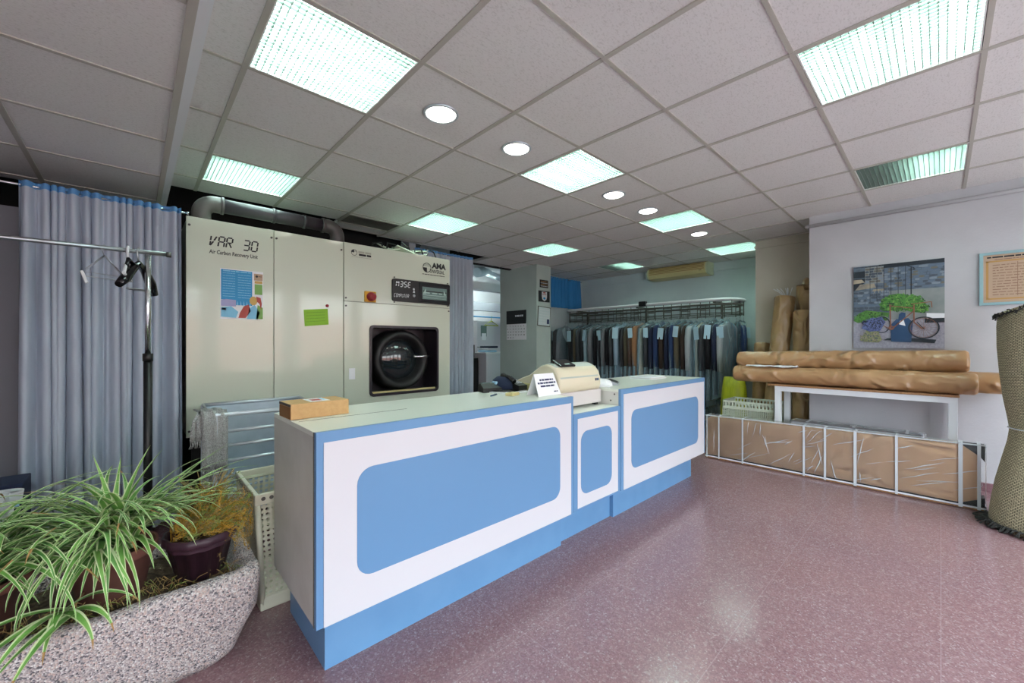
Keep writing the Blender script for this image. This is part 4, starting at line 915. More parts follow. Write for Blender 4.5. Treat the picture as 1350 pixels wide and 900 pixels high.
# ------------------------------------------------------------------ notices on the pillar
t = thing('wall_calendar', 'wall calendar with a black picture on the left face of the pillar', 'calendar', (4.87, 5.08, 1.30))
b = MB(); b.box(4.866, 4.87, 4.83, 5.32, 1.29, 1.60, 'paper'); b.obj('sheet', t)
b = MB(); b.box(4.864, 4.8695, 4.83, 5.325, 1.565, 1.80, 'inkblack'); bars(b, lambda a, z: (4.8635, a, z), 4.90, 5.10, 1.69, .03, 'inkwhite', 4, .05); b.obj('picture', t)
b = MB(); n = 1
for row in range(5):
    for col in range(7):
        if n > 31: break
        b.text(str(n), .034, FACE_X(4.865, 5.30-col*.067, 1.515-row*.05), 'inkblack'); n += 1
b.obj('dates', t)
t = thing('black_notice', 'small black notice with pale lines, upper of the two on the pillar', 'notice', (5.04, 4.59, 2.16))
b = MB(); b.box(4.945, 5.15, 4.583, 4.59, 2.165, 2.295, 'inkblack'); b.obj('sign_plate', t)
b = MB()
for k in range(4): bars(b, lambda a, z: (a, 4.5825, z), 4.965, 5.13, 2.185+.026*k, .009, 'tan' if k % 2 else 'inkwhite', 30+k)
b.obj('lettering', t)
t = thing('shield_notice', 'black sign with a white shield emblem on the pillar', 'sign', (5.04, 4.59, 1.92))
b = MB(); b.box(4.915, 5.185, 4.58, 4.59, 1.925, 2.11, 'inkblack'); b.obj('sign_plate', t)
b = MB(); sh = [(4.985, 2.095), (5.115, 2.095), (5.115, 2.01), (5.10, 1.965), (5.05, 1.937), (5.0, 1.965), (4.985, 2.01)]
b.poly([(x, 4.5795, z) for x, z in sh], 'inkwhite'); b.poly([(x, 4.579, z) for x, z in ((5.02, 2.09), (5.08, 2.09), (5.08, 2.07), (5.02, 2.07))], 'postred'); b.poly([(x, 4.579, z) for x, z in ((5.0, 2.055), (5.1, 2.055), (5.1, 2.045), (5.0, 2.045))], 'postred'); b.poly([(5.05+.03*math.cos(2*PI*k/14), 4.579, 1.985+.02*math.sin(2*PI*k/14)) for k in range(14)], 'leafblue'); b.obj('emblem', t)
t = thing('framed_notice', 'framed grey notice hanging tilted low on the pillar front', 'notice', (5.05, 4.59, 1.55))
xf = Matrix.Translation((5.045, 4.585, 1.68)) @ Matrix.Rotation(.06, 4, 'Y')
b = MB(); b.box(-.155, .155, -.006, .004, -.165, .165, 'darkmetal', 0, xf); b.obj('frame', t)
b = MB(); b.box(-.142, .142, -.008, -.005, -.152, .152, 'wallback', 0, xf); b.obj('sheet', t)
b = MB()
for k in range(6): bars(b, lambda a, z: xf @ Vector((a, -.0085, z)), -.12, .12 if k > 1 else .04, -.12+.045*k, .012, 'inkwhite', 60+k)
b.box(.07, .125, -.0095, -.008, -.12, -.04, 'ink', 0, xf); b.obj('print', t)

# ------------------------------------------------------------------ back workroom
t = thing('press_machine', 'white pressing machine with a grey window seen through the workroom opening', 'machine', (5.62, 7.0, 0))
b = MB(); b.box(5.40, 5.86, 6.85, 7.3, 0, 1.72, 'white', .01); b.obj('cabinet', t)
b = MB(); b.box(5.50, 5.66, 6.84, 6.852, 1.38, 1.62, 'screen'); b.box(5.52, 5.64, 6.836, 6.842, 1.30, 1.45, 'paper'); b.obj('window', t)
b = MB(); b.box(5.40, 5.86, 6.84, 6.85, 1.14, 1.155, 'seam'); b.obj('joint', t)
t = thing('work_cabinet', 'white work cabinet with folded laundry in the workroom', 'cabinet', (5.3, 6.15, 0))
b = MB(); b.box(4.955, 5.75, 6.0, 6.5, 0, 1.02, 'white', .004); b.obj('body', t)
b = MB(); b.box(4.93, 5.77, 5.98, 6.52, 1.02, 1.05, 'whitemetal', .004); b.obj('worktop', t)
rr = random.Random(6)
for k, (m, l) in enumerate((('lightblue', 'folded pale blue cloth at the bottom of the workroom pile'), ('white', 'folded white cloth in the middle of the workroom pile'), ('navy', 'folded navy cloth on top of the workroom pile'))):
    b = MB(); b.box(-.15, .15, -.12, .12, 0, .04, m, .015, Matrix.Translation((5.15+.02*k, 6.2, 1.052+.042*k)) @ Matrix.Rotation(.1*k, 4, 'Z')); tag(b.obj('folded_cloth'), l, 'cloth', 'folded cloths in the workroom')
t = thing('hanging_rail', 'blue rail across the workroom carrying a yellow hanger', 'rail', (5.5, 6.4, 0))
b = MB(); b.tube([(4.6, 6.75, 1.80), (6.2, 6.75, 1.80)], .015, 'leafblue', 8); b.obj('bar', t)
for x in (4.6, 6.2):
    b = MB(); b.tube([(x, 6.75, 0), (x, 6.75, 1.80)], .015, 'leafblue', 8); b.obj('post', t)
t = thing('yellow_hanger', 'yellow clothes hanger in the workroom', 'hanger', (5.72, 6.75, 1.8))
b = MB(); b.tube([(5.74, 6.75, 1.795), (5.735, 6.75, 1.825), (5.715, 6.75, 1.82), (5.72, 6.75, 1.76), (5.72, 6.75, 1.72)], .006, 'lime', 8); b.tube([(5.72, 6.75, 1.72), (5.52, 6.75, 1.62), (5.92, 6.75, 1.62), (5.72, 6.75, 1.72)], .012, 'lime', 8); b.obj('frame', t)
t = thing('ventilation_duct', 'large white ventilation duct under the workroom ceiling', 'duct', (5.5, 6.6, 2.5))
b = MB(); b.tube([(4.0, 6.7, 2.95), (5.2, 6.8, 2.98), (6.9, 6.8, 2.90)], .16, 'white', 16); b.obj('main_duct', t)
b = MB(); b.tube([(5.2, 6.6, 2.70), (5.6, 6.8, 2.80), (6.9, 7.2, 2.72)], .10, 'galv', 14); b.obj('branch_duct', t)
b = MB(); b.box(3.8, 7.15, 6.1, 6.25, 2.26, 2.42, 'white'); tag(b.obj('roof_beam'), 'white beam across the workroom', 'beam')
b = MB(); b.box(3.8, 7.15, 7.4, 7.5, 2.0, 2.2, 'partition'); tag(b.obj('pipe_tray'), 'grey cable tray across the far workroom wall', 'tray')
t = thing('workroom_light', 'bare fluorescent batten light in the workroom', 'light', (5.3, 7.0, 2.5))
b = MB(); b.box(4.6, 6.4, 7.05, 7.15, 2.55, 2.60, 'white'); b.obj('batten', t)
b = MB(); b.tube([(4.65, 7.1, 2.53), (6.35, 7.1, 2.53)], .02, emis('workroom_tube', (.82, 1, .94), 130), 8); b.obj('tube', t)
b = MB(); 
for k in range(8): b.tube([(4.75+.02*k, 6.3, .02), (4.74+.02*k, 6.3, 1.2)], .02, 'black', 6)
b.box(4.70, 4.93, 6.2, 6.45, 0, .95, 'black', .02); tag(b.obj('dark_bin'), 'dark tall bin beside the work cabinet', 'bin')

# ------------------------------------------------------------------ air conditioner
t = thing('air_conditioner', 'yellowed wall air conditioner high above the clothes conveyor', 'air conditioner', (6.75, 3.0, 2.33))
prof = [(6.89, 2.535), (6.66, 2.535), (6.62, 2.51), (6.60, 2.46), (6.605, 2.40), (6.64, 2.355), (6.72, 2.335), (6.89, 2.335)]
b = MB(); b.ring_loft([[(x, y, z) for x, z in prof] for y in (2.56, 3.53)], 'acbody', smooth=False); b.obj('body', t)
for y0, y1 in ((2.535, 2.56), (3.53, 3.555)):
    b = MB(); b.ring_loft([[(x-(.004 if x < 6.8 else 0), y, z) for x, z in prof] for y in (y0, y1)], 'acend', smooth=False); b.obj('end_cap', t)
b = MB(); b.box(6.885, 6.912, 2.6, 3.5, 2.36, 2.52, 'acend'); b.obj('wall_mount', t)
for z in (2.42, 2.445, 2.47, 2.495):
    b = MB(); b.box(6.594, 6.606, 2.58, 3.51, z, z+.012, 'aclouv'); b.obj('louvre', t)
b = MB(); b.box(6.60, 6.612, 2.62, 2.66, 2.398, 2.404, 'black'); b.obj('indicator', t)

# ------------------------------------------------------------------ clothes conveyor
t = thing('clothes_conveyor', 'motorised overhead clothes conveyor along the back wall', 'conveyor', (6.2, 3.4, 0))
CXA, CXB, CY0, CY1 = 6.0, 6.60, 2.24, 4.66
cr = (CXB-CXA)/2; cm = (CXA+CXB)/2
def loop(z, n=14):
    pts = []
    for k in range(12): pts.append((CXA, CY1-(CY1-CY0)*k/11, z))
    for k in range(1, n): a = PI+PI*k/n; pts.append((cm+cr*math.cos(a), CY0+cr*math.sin(a), z))
    for k in range(12): pts.append((CXB, CY0+(CY1-CY0)*k/11, z))
    for k in range(1, n): a = PI*k/n; pts.append((cm+cr*math.cos(a), CY1+cr*math.sin(a), z))
    return pts
b = MB(); b.tube(loop(1.845), .045, 'whitemetal', 10, closed=True, flat=.55); tag(b.obj('cover_rail', t), 'white rounded cover rail')
b = MB(); b.tube(loop(1.78), .015, 'darkmetal', 6, closed=True); b.obj('track', t)
b = MB(); b.tube(loop(1.66), .006, 'darkmetal', 6, closed=True); b.tube(loop(1.64), .006, 'darkmetal', 6, closed=True); b.obj('lower_track', t)
LP = loop(0); LV = [Vector(p) for p in LP]; NL = len(LV)
cum = [0]
for k in range(NL): cum.append(cum[-1]+(LV[(k+1) % NL]-LV[k]).length)
def at(s):
    s %= cum[-1]
    for k in range(NL):
        if cum[k+1] >= s:
            u = (s-cum[k])/(cum[k+1]-cum[k]); p = LV[k].lerp(LV[(k+1) % NL], u); d = (LV[(k+1) % NL]-LV[k]).normalized(); return p, d
nfr = 24
for k in range(nfr):
    p, d = at(cum[-1]*(k+.1)/nfr); q = p+d*.13
    b = MB()
    for z in (1.76, 1.70, 1.655): b.tube([(p.x, p.y, z), (q.x, q.y, z)], .005, 'darkmetal', 5)
    for c_ in (p, q): b.tube([(c_.x, c_.y, 1.83), (c_.x, c_.y, 1.62)], .006, 'darkmetal', 5)
    b.obj('carrier', t)
for y in (2.2, 3.4, 4.6):
    b = MB(); b.box(cm-.015, cm+.015, y-.015, y+.015, 0, 1.82, 'darkmetal'); b.box(CXA, CXB, y-.02, y+.02, 1.80, 1.825, 'darkmetal'); b.obj('post', t)
b = MB(); b.box(5.93, 6.0, 3.22, 3.34, 1.82, 1.90, 'black', .01); b.obj('motor', t)

# ------------------------------------------------------------------ garments in plastic
ORD = ['first', 'second', 'third', 'fourth', 'fifth', 'sixth', 'seventh', 'eighth', 'ninth', 'tenth', 'eleventh', 'twelfth', 'thirteenth', 'fourteenth', 'fifteenth', 'sixteenth', 'seventeenth', 'eighteenth', 'nineteenth', 'twentieth', 'twenty-first', 'twenty-second', 'twenty-third', 'twenty-fourth', 'twenty-fifth', 'twenty-sixth', 'twenty-seventh', 'twenty-eighth', 'twenty-ninth', 'thirtieth', 'thirty-first', 'thirty-second']
COLS = {'charcoal': '2b2e31', 'black': '17181b', 'navy': '1d2740', 'dark blue': '22365c', 'olive brown': '5a5240', 'grey': '6d7275', 'brown': '5a4232', 'tan': '9c7250', 'cream': 'cfc6ac', 'dark grey': '3c4043', 'light grey': 'a7aeb0', 'dark brown': '35291f', 'pale blue': '9fb9cb', 'khaki': '85805f'}
for k, v in COLS.items(): M['g_'+k] = mat('cloth_'+k.replace(' ', '_'), v, .85, stretch=(8, 8, 1), nz=6, col2=v, bump=(10, .5, .03))
def sup(w, d, z, n=20, off=0, wob=0, seed=0):
    pts = []
    for k in range(n):
        a = 2*PI*k/n; c_, s_ = math.cos(a), math.sin(a)
        r = 1+wob*math.sin(5*a+seed+z*6)
        pts.append((math.copysign(abs(c_)**.75, c_)*w*r+off, math.copysign(abs(s_)**.85, s_)*d*r, z))
    return pts
def garment(name, label, hook, yaw, col, style, length, seed, tagside=1, group='garments in plastic on the conveyor', cover=True, wdt=1.0):
    r = random.Random(seed)
    xf = Matrix.Translation(hook) @ Matrix.Rotation(yaw, 4, 'Z')
    t = thing(name, label, 'garment', hook, group)
    W = .215*wdt
    b = MB(); b.tube([xf @ Vector(p) for p in ((.018, 0, -.012), (.016, 0, .006), (0, 0, .014), (-.014, 0, .004), (-.008, 0, -.03), (0, 0, -.075))], .003, 'steel', 5); b.tube([xf @ Vector(p) for p in ((-W*.9, 0, -.145), (-.05, 0, -.085), (0, 0, -.072), (.05, 0, -.085), (W*.9, 0, -.145))], .010, 'darkmetal', 6); b.obj('hanger', t)
    b = MB(); m = 'g_'+col
    body = [(.05, .022, -.075), (.075, .028, -.095), (W*.70, .030, -.12), (W*.97, .031, -.16), (W*.98, .034, -.24), (W*.90, .035, -.40), (W*.92, .035, -length*.75), (W*1.0, .037, -length)]
    if style == 'trousers': body = [(W*.78, .018, -.15), (W*.80, .03, -.17), (W*.74, .035, -length*.5), (W*.66, .04, -length)]
    if style == 'dress': body[-2] = (W*1.0, .04, -length*.75); body[-1] = (W*1.1, .045, -length)
    b.ring_loft([[xf @ Vector(p) for p in sup(w, d, z, wob=.05 if z < -.2 else 0, seed=seed)] for w, d, z in body], m); 
    if style in ('jacket', 'coat', 'shirt'):
        for s in (-1, 1):
            L = min(length*.85, .64)
            sl = [(.03, .028, -.125, W*.80), (.045, .034, -.17, W*.97), (.047, .035, -.30, W*1.05), (.042, .033, -.12-L*.6, W*1.06), (.036, .030, -.12-L, W*1.02)]
            b.ring_loft([[xf @ Vector(p) for p in sup(w, d, z, 10, s*o)] for w, d, z, o in sl], m)
    b.obj({'jacket': 'jacket_body', 'coat': 'coat_body', 'shirt': 'shirt_body', 'trousers': 'trouser_legs', 'dress': 'dress_body'}[style], t)
    if style in ('jacket', 'coat'):
        b = MB(); c2 = 'g_light grey' if col in ('charcoal', 'black', 'navy') and r.random() < .3 else m
        for s in (-1, 1): b.poly([xf @ Vector(p) for p in ((s*.03, -.028, -.085), (s*.085, -.033, -.13), (s*.075, -.036, -.22), (s*.008, -.037, -.36), (s*.004, -.036, -.30))], c2, (xf.to_3x3() @ Vector((0, -.003, 0))))
        b.obj('lapel', t)
    if cover:
        b = MB(); cl = length+r.uniform(.04, .1)
        cv = [(.02, .012, -.045), (.06, .03, -.08), (W*.85, .036, -.115), (W*1.16, .038, -.165), (W*1.2, .040, -.35), (W*1.18, .041, -cl*.6), (W*1.20, .041, -cl)]
        b.ring_loft([[xf @ Vector(p) for p in sup(w, d, z, 20, 0, .07 if z < -.1 else 0, seed*1.7)] for w, d, z in cv], 'bag', False, False); b.obj('plastic_cover', t)
    if tagside:
        b = MB(); x = tagside*(W*1.2+.012); hw = r.uniform(.035, .055); b.box(-.001, .001, -hw, hw, -r.uniform(.15, .2), 0, 'tagpaper', 0, xf @ Matrix.Translation((x, -.02, -.15)) @ Matrix.Rotation(r.uniform(-.12, .12), 4, 'X') @ Matrix.Rotation(r.uniform(-.45, .2), 4, 'Z')); b.obj('tag', t)
    return t
M['tagpaper'] = mat('pale_blue_tag', 'b9dbe8', .6)
seq = [('charcoal', 'jacket', .85), ('black', 'jacket', .80), ('olive brown', 'coat', 1.0), ('dark grey', 'jacket', .85), ('charcoal', 'coat', 1.05), ('khaki', 'trousers', 1.0), ('grey', 'coat', 1.0), ('black', 'coat', 1.1), ('charcoal', 'jacket', .85), ('grey', 'shirt', .8), ('black', 'coat', 1.1), ('dark grey', 'coat', 1.0), ('pale blue', 'shirt', .95), ('charcoal', 'coat', 1.0), ('olive brown', 'jacket', .85), ('brown', 'jacket', .8), ('tan', 'coat', 1.0), ('cream', 'dress', .95), ('dark grey', 'jacket', .8), ('navy', 'coat', 1.0), ('dark blue', 'coat', 1.05), ('dark brown', 'jacket', .9), ('navy', 'coat', 1.1), ('dark blue', 'coat', 1.0), ('olive brown', 'coat', 1.05), ('dark brown', 'coat', 1.0), ('light grey', 'coat', 1.3), ('cream', 'dress', 1.38), ('dark grey', 'coat', 1.2), ('black', 'coat', 1.1), ('navy', 'coat', 1.0), ('light grey', 'coat', .95)]
rr = random.Random(31); NG = len(seq)
for k, (col, st, ln) in enumerate(seq):
    y = 4.66-(4.66-2.02)*(k/(NG-1)) if k else 4.74
    x = 5.99+rr.uniform(-.01, .01)
    yaw = rr.uniform(-.10, .0)
    if k == 0: x, y, yaw = 5.93, 4.83, -.55
    lab = '%s %s in clear plastic on the conveyor, %s garment from its left end' % (col, st, ORD[k])
    garment('hanging_garment', lab, (x, y, 1.615+rr.uniform(-.02, .02)), yaw, col, st, ln+.1, 100+k, tagside=(-1 if k in (0, 1, 5, 8, 12, 15, 18, 21, 24, 27, 29, 31) else 0), wdt=rr.uniform(.92, 1.08))
for k, (col, st, ln, y, x) in enumerate((('dark blue', 'jacket', .9, 1.95, 6.27), ('light grey', 'jacket', .85, 1.98, 6.52), ('navy', 'coat', 1.0, 2.10, 6.60), ('charcoal', 'coat', 1.0, 2.20, 6.60))):
    garment('hanging_garment', '%s %s in clear plastic at the right turn of the conveyor, %s there' % (col, st, ORD[k]), (x, y, 1.60), (.5, .35, .05, .0)[k], col, st, ln, 200+k, tagside=(-1 if k == 1 else 0))

# ------------------------------------------------------------------ paper wrapped rolls
def roll(name, label, p0, p1, r, m, seed, ends=('tuck', 'tuck'), group=None, n=40, seg=64, lump=.05):
    rr = random.Random(seed); p0, p1 = Vector(p0), Vector(p1); d = (p1-p0).normalized(); L = (p1-p0).length
    a = Vector((0, 0, 1)) if abs(d.z) < .9 else Vector((1, 0, 0)); u = d.cross(a).normalized(); w = d.cross(u)
    t = thing(name, label, 'roll', p0 if p0.z < p1.z else p0, group)
    ph = [rr.uniform(0, 6.28) for _ in range(6)]
    def ring(s, rad, amp):
        out = []
        for k in range(n):
            an = 2*PI*k/n
            q = rad*(1+amp*(math.sin(2*an+ph[0]+s*3)+.6*math.sin(3*an+ph[1]-s*5)+.4*math.sin(5*an+ph[2]+s*14)))
            e_ = min(s, L-s); cr = .18+.82*math.exp(-e_*5)
            q += rad*cr*(.035*abs(math.sin(s*9+2*an+ph[3]))+.03*abs(math.sin(s*17-3*an+ph[4]))+.018*abs(math.sin(s*31+5*an+ph[5])))-rad*.03*cr
            out.append(p0+d*s+u*math.cos(an)*q+w*math.sin(an)*q)
        return out
    rings = []
    def endring(s0, sgn, kind):
        if kind == 'tuck': return [(s0-sgn*.0, .16), (s0+sgn*.002, .55), (s0+sgn*.006, .86), (s0+sgn*.025, 1.0)]
        if kind == 'crumple': return [(s0, .10), (s0+sgn*.03, .42), (s0+sgn*.07, .50), (s0+sgn*.11, .72), (s0+sgn*.16, .95)]
    for s, k in endring(0, 1, ends[0]): rings.append(ring(s, r*k, lump*(2.2 if ends[0] == 'crumple' else 1)))
    for j in range(1, seg): rings.append(ring(.06+(L-.12)*j/seg, r, lump*.6*(1+.6*math.sin(j*1.3+ph[4]))))
    for s, k in reversed(endring(L, -1, ends[1])): rings.append(ring(s, r*k, lump*(2.2 if ends[1] == 'crumple' else 1)))
    b = MB(); b.ring_loft(rings, m); b.obj('wrapping', t)
    b = MB(); e = .002
    b.ring_loft([[p0+d*(.1+(L-.2)*j/10)+(u*math.cos(an)+w*math.sin(an))*(r*(1+lump*1.0)+e) for an in (1.9, 2.05)] for j in range(11)], m, False, False, closed=False); b.obj('seam_tape', t)
    return t
TT = .818
roll('paper_roll', 'brown paper wrapped roll at the front of the white table', (4.74, 1.53, TT+.088), (4.74, -.20, TT+.090), .082, 'kraft', 1)
roll('paper_roll', 'brown paper wrapped roll at the back of the white table, sticking out right', (4.965, 1.40, TT+.091), (4.965, -.42, TT+.091), .082, 'kraft', 2)
roll('paper_roll', 'brown paper wrapped roll lying on top of the other two on the table', (4.86, 1.53, TT+.228), (4.86, -.16, TT+.262), .088, 'kraft', 3)
b = MB(); i = b.mi('film'); rr = random.Random(9); V = []
for a in range(9): V.append([b.b.verts.new((4.67+.035*c_+rr.uniform(-.006, .006), 1.40-.055*a, TT+.176+rr.uniform(0, .014)-.004*abs(c_-2))) for c_ in range(4)])
i = b.mi('paper')
for a in range(8):
    for c_ in range(3): b.face([V[a][c_], V[a+1][c_], V[a+1][c_+1], V[a][c_+1]], i)
o = tag(b.obj('plastic_sheet'), 'crumpled white plastic sheet between the wrapped rolls on the table', 'sheet'); o.modifiers.new('s', 'SOLIDIFY').thickness = .002
g = 'standing rolls in the niche'
roll('paper_roll', 'tall brown roll leaning in the niche, left of the tall pair', (5.40, 1.37, .002), (5.56, 1.25, 1.78), .10, 'kraftdark', 4, ('tuck', 'tuck'), g, lump=.025)
roll('paper_roll', 'tall brown roll in the niche against the corner of the right wall', (5.36, 1.05, .002), (5.44, 1.05, 1.60), .092, 'kraftdark', 5, ('tuck', 'tuck'), g, lump=.025)
roll('paper_roll', 'tallest brown roll with a crumpled top at the back of the niche', (5.71, 1.065, .002), (5.71, 1.065, 1.99), .108, 'kraftdark', 6, ('tuck', 'crumple'), g, lump=.035)
roll('paper_roll', 'short brown roll standing at the left of the niche', (5.66, 1.56, .002), (5.70, 1.52, 1.24), .085, 'kraftdark', 7, ('tuck', 'tuck'), g, lump=.025)
t = thing('plastic_tuft', 'clear plastic sticking up from the leaning tall roll', 'plastic', (5.53, 1.25, 1.78)); b = MB()
rr = random.Random(3)
for k in range(7):
    a = rr.uniform(-.06, .06); b.tube([(5.556, 1.235+a*.5, 1.775), (5.556+rr.uniform(-.02, .02), 1.25+a, 1.83), (5.556, 1.27+a*1.6, 1.87)], .004, 'plasticwhite', 4)
b.obj('film', t)
# lime sack
t = thing('lime_sack', 'lime yellow plastic sack under the hanging clothes', 'sack', (5.55, 1.80, 0))
b = MB(); b.ring_loft([[(5.56+w_*math.cos(2*PI*k/20)*(1+.07*math.sin(5*2*PI*k/20+z*4)), 1.80+l_*math.sin(2*PI*k/20)*(1+.07*math.sin(4*2*PI*k/20+z*5)), z) for k in range(20)] for w_, l_, z in ((.10, .12, 0), (.13, .15, .1), (.13, .155, .4), (.11, .145, .66), (.07, .13, .78), (.03, .12, .80))], 'lime'); b.obj('bag', t)

# ------------------------------------------------------------------ table
t = thing('side_table', 'white metal framed table carrying the brown wrapped rolls', 'table', (4.88, .52, 0))
b = MB(); b.box(4.67, 5.09, -.10, 1.20, .800, TT, 'wood', .002); b.obj('tabletop', t)
b = MB(); q = .05
for (xa, xb, ya, yb) in ((4.68, 4.73, -.09, 1.14), (5.03, 5.08, -.09, 1.14), (4.73, 5.03, -.09, -.04), (4.73, 5.03, 1.09, 1.14)): b.box(xa, xb, ya, yb, .75, .80, 'whitemetal', .002)
b.obj('frame', t)
for xa in (4.68, 5.03):
    for ya in (-.09, 1.09):
        b = MB(); b.box(xa, xa+.05, ya, ya+.05, 0, .75, 'whitemetal', .002); b.obj('leg', t)

# crates behind the big wrapped package
def crate(label, z0):
    t = thing('plastic_crate', label, 'crate', (4.98, 1.42, z0))
    x0, x1, y0, y1, h = 4.76, 5.14, 1.16, 1.66, .30
    b = MB(); b.box(x0, x1, y0, y1, z0, z0+.012, 'crate'); b.obj('bottom', t)
    for (xa, xb, ya, yb) in ((x0, x0+.008, y0, y1), (x1-.008, x1, y0, y1), (x0, x1, y0, y0+.008), (x0, x1, y1-.008, y1)):
        b = MB(); lx = xb-xa > yb-ya
        b.box(xa, xb, ya, yb, z0+h-.02, z0+h, 'crate'); b.box(xa, xb, ya, yb, z0+h-.09, z0+h-.06, 'crate'); b.box(xa, xb, ya, yb, z0+.012, z0+.06, 'crate')
        n = 15
        for k in range(n+1):
            if lx: c0 = xa+(xb-xa-.014)*k/n; b.box(c0, c0+.014, ya, yb, z0+h-.06, z0+h-.02, 'crate')
            else: c0 = ya+(yb-ya-.014)*k/n; b.box(xa, xb, c0, c0+.014, z0+h-.06, z0+h-.02, 'crate')
        n = 26
        for k in range(n+1):
            if lx: c0 = xa+(xb-xa-.008)*k/n; b.box(c0, c0+.008, ya+.001, yb-.001, z0+.06, z0+h-.09, 'crate')
            else: c0 = ya+(yb-ya-.008)*k/n; b.box(xa+.001, xb-.001, c0, c0+.008, z0+.06, z0+h-.09, 'crate')
        for zz in (.10, .14, .18): b.box(xa+.001, xb-.001, ya+.001, yb-.001, z0+zz, z0+zz+.007, 'crate')
        b.obj('side', t)
crate('pale plastic crate on the floor under the other crate', 0)
crate('pale slatted plastic crate behind the left end of the wrapped package', .301)

# ------------------------------------------------------------------ wrapped packages
t = thing('wrapped_package', 'long flat carton wrapped in clear plastic with white straps on the floor', 'package', (4.53, .76, 0))
ya, yb = -.225, 1.735
def tz(y): return .482+(.455-.482)*(y-ya)/(yb-ya)
XF, XB = 4.485, 4.60
b = MB(); b.box(XF, XB, ya, yb, .004, .026, 'wood'); b.box(XF-.004, XB, ya, yb, .018, .036, 'paper'); tag(b.obj('base_board', t), 'pale bottom board')
b = MB(); ch = .055
pts = [(ya+.03, .04), (yb-.02, .04), (yb-.02, tz(yb)-.035), (yb-.05, tz(yb)-.012), (ya+.12, tz(ya)-.012), (ya+.03, tz(ya)-.075)]
b.poly([(XF+.006, y, z) for y, z in pts], 'carton', (XB-XF-.012, 0, 0)); b.obj('carton', t)
b = MB()
for y0_, z0_, s in ((ya, tz(ya), 1),):
    b.poly([(XF+.004, ya+.006, tz(ya)-.004), (XF+.004, ya+.125, tz(ya)-.006), (XF+.004, ya+.03, tz(ya)-.085), (XF+.004, ya+.006, tz(ya)-.12)], 'rubber', (XB-XF-.01, 0, 0)); b.poly([(XF+.004, ya+.006, .037), (XF+.004, ya+.13, .037), (XF+.004, ya+.006, .10)], 'rubber', (XB-XF-.01, 0, 0))
tag(b.obj('corner_protectors', t), 'dark corner protectors')
b = MB(); i = b.mi('film'); ny, nz_ = 70, 10; rr = random.Random(5)
def wr(y, z): return .004*math.sin(y*37+z*11)+.003*math.sin(y*83-z*29)+.004*math.sin((y+z)*21)
V = [[b.b.verts.new((XF-.003-.004*(.5+.5*math.sin(y*29+z*13)) if 0 < c_ < nz_ else XF, y, z)) for c_ in range(nz_+1) for z in (.03+(tz(y)-.03)*c_/nz_,)] for y in [ya+(yb-ya)*k/ny for k in range(ny+1)]]
T = [b.b.verts.new((XB, ya+(yb-ya)*k/ny, tz(ya+(yb-ya)*k/ny))) for k in range(ny+1)]
for k in range(ny):
    for c_ in range(nz_): b.face([V[k][c_], V[k+1][c_], V[k+1][c_+1], V[k][c_+1]], i, True)
    b.face([V[k][nz_], V[k+1][nz_], T[k+1], T[k]], i, True)
b.poly([(XF, ya, .03), (XF, ya, tz(ya)), (XB, ya, tz(ya)), (XB, ya, .03)], 'film'); rr = random.Random(41)   # raised wrap folds, whitened to stand in for glare on the film
for k in range(46):
    yc = rr.choice([rr.uniform(.45, 1.0), rr.uniform(.45, 1.0), rr.uniform(-.2, .4), rr.uniform(1.0, 1.7)]); zc = rr.uniform(.07, .42)
    an = rr.uniform(-.5, -.15) if yc < .4 else rr.choice([rr.uniform(-1.9, -1.2), rr.uniform(-.6, -.2), rr.uniform(-1.2, -.6)]); l = rr.uniform(.06, .26); w0 = rr.uniform(.0015, .0045)
    pts = []; rad = []
    for q in range(9):
        u = q/8-.5; y = yc-math.cos(an)*l*u+.0015*math.sin(q*1.7+k); z = zc-math.sin(an)*l*u+.0015*math.sin(q*1.3+k*2)
        pts.append((XF-.006, min(yb-.02, max(ya+.02, y)), min(.435, max(.045, z)))); rad.append(w0*(1-abs(2*u)**1.5)+.0002)
    b.tube(pts, rad, 'glarefold', 5)
b.obj('clear_wrap', t)
b = MB()
for z in (.036, None):
    rings = []
    for k in range(21):
        y = ya+(yb-ya)*k/20; zz = z if z else tz(y); rings.append([(XF-.006, y, zz-.004), (XF-.006, y, zz+.003), (XF+.004, y, zz+.004), (XF+.004, y, zz-.004)])
    b.ring_loft(rings, 'strap' if z is None else 'rubber', smooth=False)
b.obj('edge_strip', t)
for y, wd in ((1.715, .008), (1.595, .012), (1.37, .014), (.86, .016), (.705, .016), (.50, .02), (.245, .016), (-.10, .022), (-.19, .018)):
    b = MB(); b.box(XF-.012, XF-.0095, y-wd/2, y+wd/2, .012, tz(y)+.003, 'strap'); b.box(XF-.012, XB+.002, y-wd/2, y+wd/2, tz(y)+.003, tz(y)+.005, 'strap'); b.obj('strap', t)
t = thing('wrapped_package', 'flat grey package wrapped in clear plastic under the white table', 'package', (4.93, .55, 0))
b = MB(); b.box(4.80, 5.0, .10, 1.03, .0, .445, 'white', .01); b.obj('carton', t)
b = MB(); b.box(4.795, 5.005, .085, 1.045, .001, .453, 'film', .012); b.obj('clear_wrap', t)
for y in (.2, .55, .9):
    b = MB(); b.box(4.793, 5.007, y-.01, y+.01, .453, .455, 'strap'); b.obj('strap', t)

